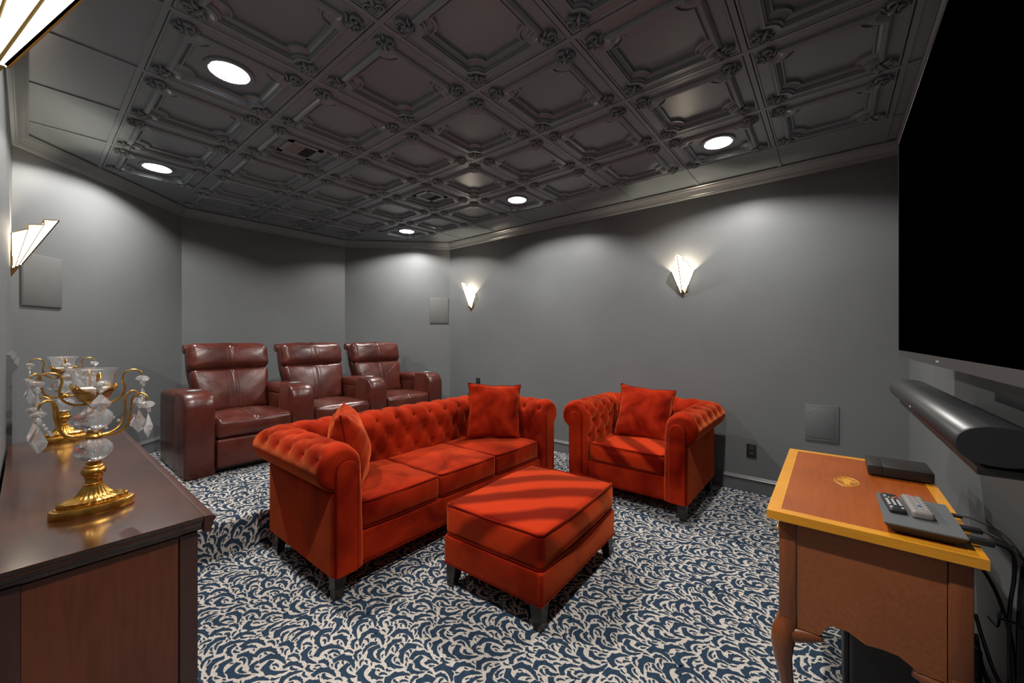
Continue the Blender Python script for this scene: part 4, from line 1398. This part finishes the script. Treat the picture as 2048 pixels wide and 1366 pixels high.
# ------------------------------------------------------------------ soundbar on its shelf
sh = thing('wall_shelf', 'narrow dark grey wall shelf carrying the soundbar', 'shelf', (0, 0, 0))
SBX0, SBX1 = 1.170, 2.310
o = MB().rbox(((SBX0+SBX1)/2, -0.320, 1.0405), (SBX1-SBX0-0.02, 0.196, 0.016), 0.003, k=1).build('board', shelf_m, sh)
MB().box((SBX0+0.15, -0.419, 0.945), (SBX0+0.19, -0.405, 1.022)).build('bracket', shelf_m, sh, None)
MB().box((SBX1-0.19, -0.419, 0.945), (SBX1-0.15, -0.405, 1.022)).build('bracket', shelf_m, sh, None)
sb = thing('soundbar', 'long black rounded soundbar on the wall shelf below the television', 'soundbar', (0, 0, 0))
NS = 40; prf = []
for k in range(NS):
    a = 2*PI*k/NS
    e = 0.88
    prf.append((0.060*math.copysign(abs(math.cos(a))**e, math.cos(a)), 0.0395*math.copysign(abs(math.sin(a))**e, math.sin(a))))
yc, zc = -0.250, 1.0935
mb = MB(); xs = [(SBX0, 0.94), (SBX0+0.004, 1.0), (SBX1-0.012, 1.0), (SBX1-0.004, 0.95), (SBX1, 0.84)]
vs = [(x, yc+y*s, zc+z*s) for x, s in xs for y, z in prf]
fs = [(i*NS+k, i*NS+(k+1) % NS, (i+1)*NS+(k+1) % NS, (i+1)*NS+k) for i in range(len(xs)-1) for k in range(NS)]
fs.append(tuple((len(xs)-1)*NS+k for k in range(NS)))
mb.add(vs, fs).build('grille', soundbar_m, sb, 45)
MB().add([(SBX0-0.0012, yc+y*0.955, zc+z*0.955) for y, z in prf]+[(SBX0+0.003, yc+y*0.955, zc+z*0.955) for y, z in prf],
         [tuple(range(NS))]+[(k, (k+1) % NS, NS+(k+1) % NS, NS+k) for k in range(NS)]).build('end_cap', black_matte, sb, 45)
MB().rbox((1.74, yc, zc-0.0415), (0.90, 0.060, 0.007), 0.002, k=1).build('foot', black_matte, sb)
MB().rbox((1.738, yc+0.0590, zc-0.004), (0.020, 0.003, 0.005), 0.001, k=1).build('logo', logo_m, sb)
pk = thing('plug_adapter', 'black plug adapter with a bundled cord behind the soundbar', 'adapter', (0, 0, 0))
MB().rbox((1.262, -0.385, 1.092), (0.050, 0.060, 0.085), 0.006, k=2).build('block', black_plastic, pk)
MB().tube([(1.280, -0.36, 1.10), (1.36, -0.345, 1.09), (1.42, -0.335, 1.075), (1.50, -0.33, 1.05)], 0.006, 8).build('cord', cable_m, pk)

# ------------------------------------------------------------------ cables behind the table, subwoofer
def catmull(pts, n=6):
    P = [Vector(p) for p in pts]; out = []
    for i in range(len(P)-1):
        p0, p1, p2, p3 = [P[max(0, min(len(P)-1, i+k))] for k in (-1, 0, 1, 2)]
        for k in range(n):
            u = k/n
            out.append(0.5*((2*p1)+(p2-p0)*u+(2*p0-5*p1+4*p2-p3)*u*u+(3*p1-p0-3*p2+p3)*u**3))
    out.append(P[-1]); return out
def cable(label, pts, r, plug=None):
    t = thing('cable', label, 'cable', (0, 0, 0), group='black cables behind the table')
    MB().tube(catmull(pts), r, 8).build('cord', cable_m, t, 60)
    if plug:
        (c, s, rz) = plug
        MB().rbox((0, 0, 0), s, 0.003, k=2, m=Tm(*c, rz)).build('plug', black_plastic, t)
zb = TZ+0.016
cable('thin black cable leaving the far rear corner of the set-top box', [(1.735, -0.270, zb), (1.725, -0.320, zb+0.004), (1.690, -0.372, zb-0.02), (1.60, -0.395, 0.70), (1.42, -0.400, 0.60), (1.20, -0.40, 0.52)], 0.0028,
      ((1.737, -0.284, zb), (0.016, 0.030, 0.009), 0))
cable('black video cable with a wide plug in the middle of the set-top box', [(1.640, -0.280, zb), (1.630, -0.330, zb), (1.590, -0.375, zb-0.03), (1.480, -0.400, 0.66), (1.30, -0.400, 0.55), (1.10, -0.40, 0.40)], 0.0034,
      ((1.638, -0.296, zb), (0.022, 0.045, 0.012), 0))
cable('black power cable curving down from the near rear corner of the set-top box', [(1.560, -0.280, zb), (1.563, -0.330, zb), (1.600, -0.362, 0.745), (1.645, -0.375, 0.67), (1.668, -0.372, 0.55), (1.662, -0.372, 0.30), (1.655, -0.372, 0.08)], 0.0045,
      ((1.558, -0.300, zb), (0.024, 0.045, 0.014), 0))
cable('thick black cable bundle hanging down the wall behind the table', [(1.665, -0.402, 0.70), (1.690, -0.402, 0.62), (1.696, -0.400, 0.50), (1.690, -0.398, 0.40), (1.696, -0.398, 0.26), (1.690, -0.390, 0.12), (1.700, -0.378, 0.02)], 0.011)
cable('black cable arching from inside the table back to the bundle', [(1.800, -0.305, 0.668), (1.765, -0.325, 0.655), (1.735, -0.360, 0.59), (1.722, -0.385, 0.48), (1.718, -0.392, 0.36), (1.716, -0.390, 0.20)], 0.0045)
cable('black cord running low behind the table toward the bundle', [(1.95, -0.365, 0.40), (1.80, -0.355, 0.385), (1.66, -0.352, 0.372), (1.50, -0.365, 0.38), (1.30, -0.372, 0.36)], 0.0050)
cable('thin black cord looping low beside the bundle', [(1.92, -0.385, 0.42), (1.83, -0.385, 0.44), (1.79, -0.382, 0.50), (1.74, -0.375, 0.53), (1.66, -0.352, 0.545), (1.58, -0.372, 0.575), (1.48, -0.392, 0.57), (1.42, -0.385, 0.45)], 0.0030)
cable('lowest black cord strung across the wall behind the table', [(1.93, -0.362, 0.345), (1.78, -0.345, 0.335), (1.64, -0.340, 0.342), (1.45, -0.365, 0.33), (1.28, -0.375, 0.32)], 0.0055)
sw = thing('subwoofer', 'black box subwoofer standing on the carpet under the table', 'subwoofer', (1.945, -0.195, 0))
MB().rbox((0, 0, 0.205), (0.380, 0.300, 0.370), 0.016, mid=(1, 1, 1), k=3).build('cabinet', black_plastic, sw)
MB().rbox((0, 0.156, 0.205), (0.360, 0.016, 0.350), 0.005, k=2).build('grille', black_matte, sw)
for sx in (-0.15, 0.15):
    for sy in (-0.11, 0.11):
        MB().lathe([(0.018, 0.0), (0.020, 0.022)], 14, (sx, sy, 0)).build('foot', black_matte, sw, None)

# ------------------------------------------------------------------ wall fittings
def wall_speaker(label, c, rz):
    t = thing('wall_speaker', label, 'speaker', c, rz, group='flush wall speakers')
    MB().rbox((0.005, 0, 0), (0.010, 0.268, 0.366), 0.004, k=2).build('frame', plate_m, t)
    MB().rbox((0.010, 0, 0), (0.004, 0.256, 0.354), 0.0015, k=1).build('grille', speaker_m, t)
d45 = math.sqrt(0.5)
wall_speaker('flush rectangular wall speaker behind the left sconce', (0.0635, 4.3855, 1.712), -PI/4)
wall_speaker('flush rectangular wall speaker above the rightmost recliner', (3.7685, 4.4245, 1.710), -3*PI/4)
ac = thing('access_panel', 'grey painted square access panel on the right wall above the table', 'wall panel', (XR, 0.060, 0.648), PI)
MB().rbox((0.004, 0, 0), (0.008, 0.207, 0.282), 0.002, k=1).build('frame', plate_m, ac)
MB().rbox((0.008, 0, 0), (0.004, 0.160, 0.232), 0.001, k=1).build('door', plate_m, ac)
for yy, zz in ((-0.073, 0.075), (-0.073, -0.055), (0.073, 0.075)):
    MB().rbox((0.0105, yy, zz), (0.002, 0.004, 0.012), 0.0008, k=1).build('latch', screw_m, ac)
def outlet(label, loc, rz):
    t = thing('wall_outlet', label, 'outlet', loc, rz, group='black wall outlets')
    MB().rbox((0.003, 0, 0), (0.006, 0.072, 0.116), 0.002, k=1).build('plate', black_plastic, t)
    for s in (-1, 1):
        f = MB().rbox((0.0065, 0, s*0.020), (0.003, 0.034, 0.030), 0.0012, k=1).build('socket', black_matte, t)
        for q in (-1, 1):
            MB().box((0.0078, q*0.007-0.001, s*0.020-0.004), (0.0084, q*0.007+0.001, s*0.020+0.005)).build('slot', key_grey, f, None)
    return t
outlet('black wall outlet low on the right wall beside the armchair', (XR, 0.528, 0.350), PI)
outlet('black wall outlet on the right wall behind the sofa pillow', (XR, 3.745, 0.712), PI)
outlet('black wall outlet on the back wall between two recliners', (1.905, YB, 0.730), -PI/2)
cd = thing('charger_cord', 'black charger and cord hanging from the outlet behind the sofa', 'cord', (0, 0, 0))
MB().rbox((XR-0.028, 3.755, 0.665), (0.042, 0.040, 0.034), 0.004, k=2).build('plug', black_plastic, cd)
MB().tube(catmull([(XR-0.040, 3.765, 0.66), (XR-0.045, 3.84, 0.60), (XR-0.040, 3.93, 0.50), (XR-0.03, 4.0, 0.36), (XR-0.04, 4.05, 0.225)]), 0.004, 8).build('cord', cable_m, cd)
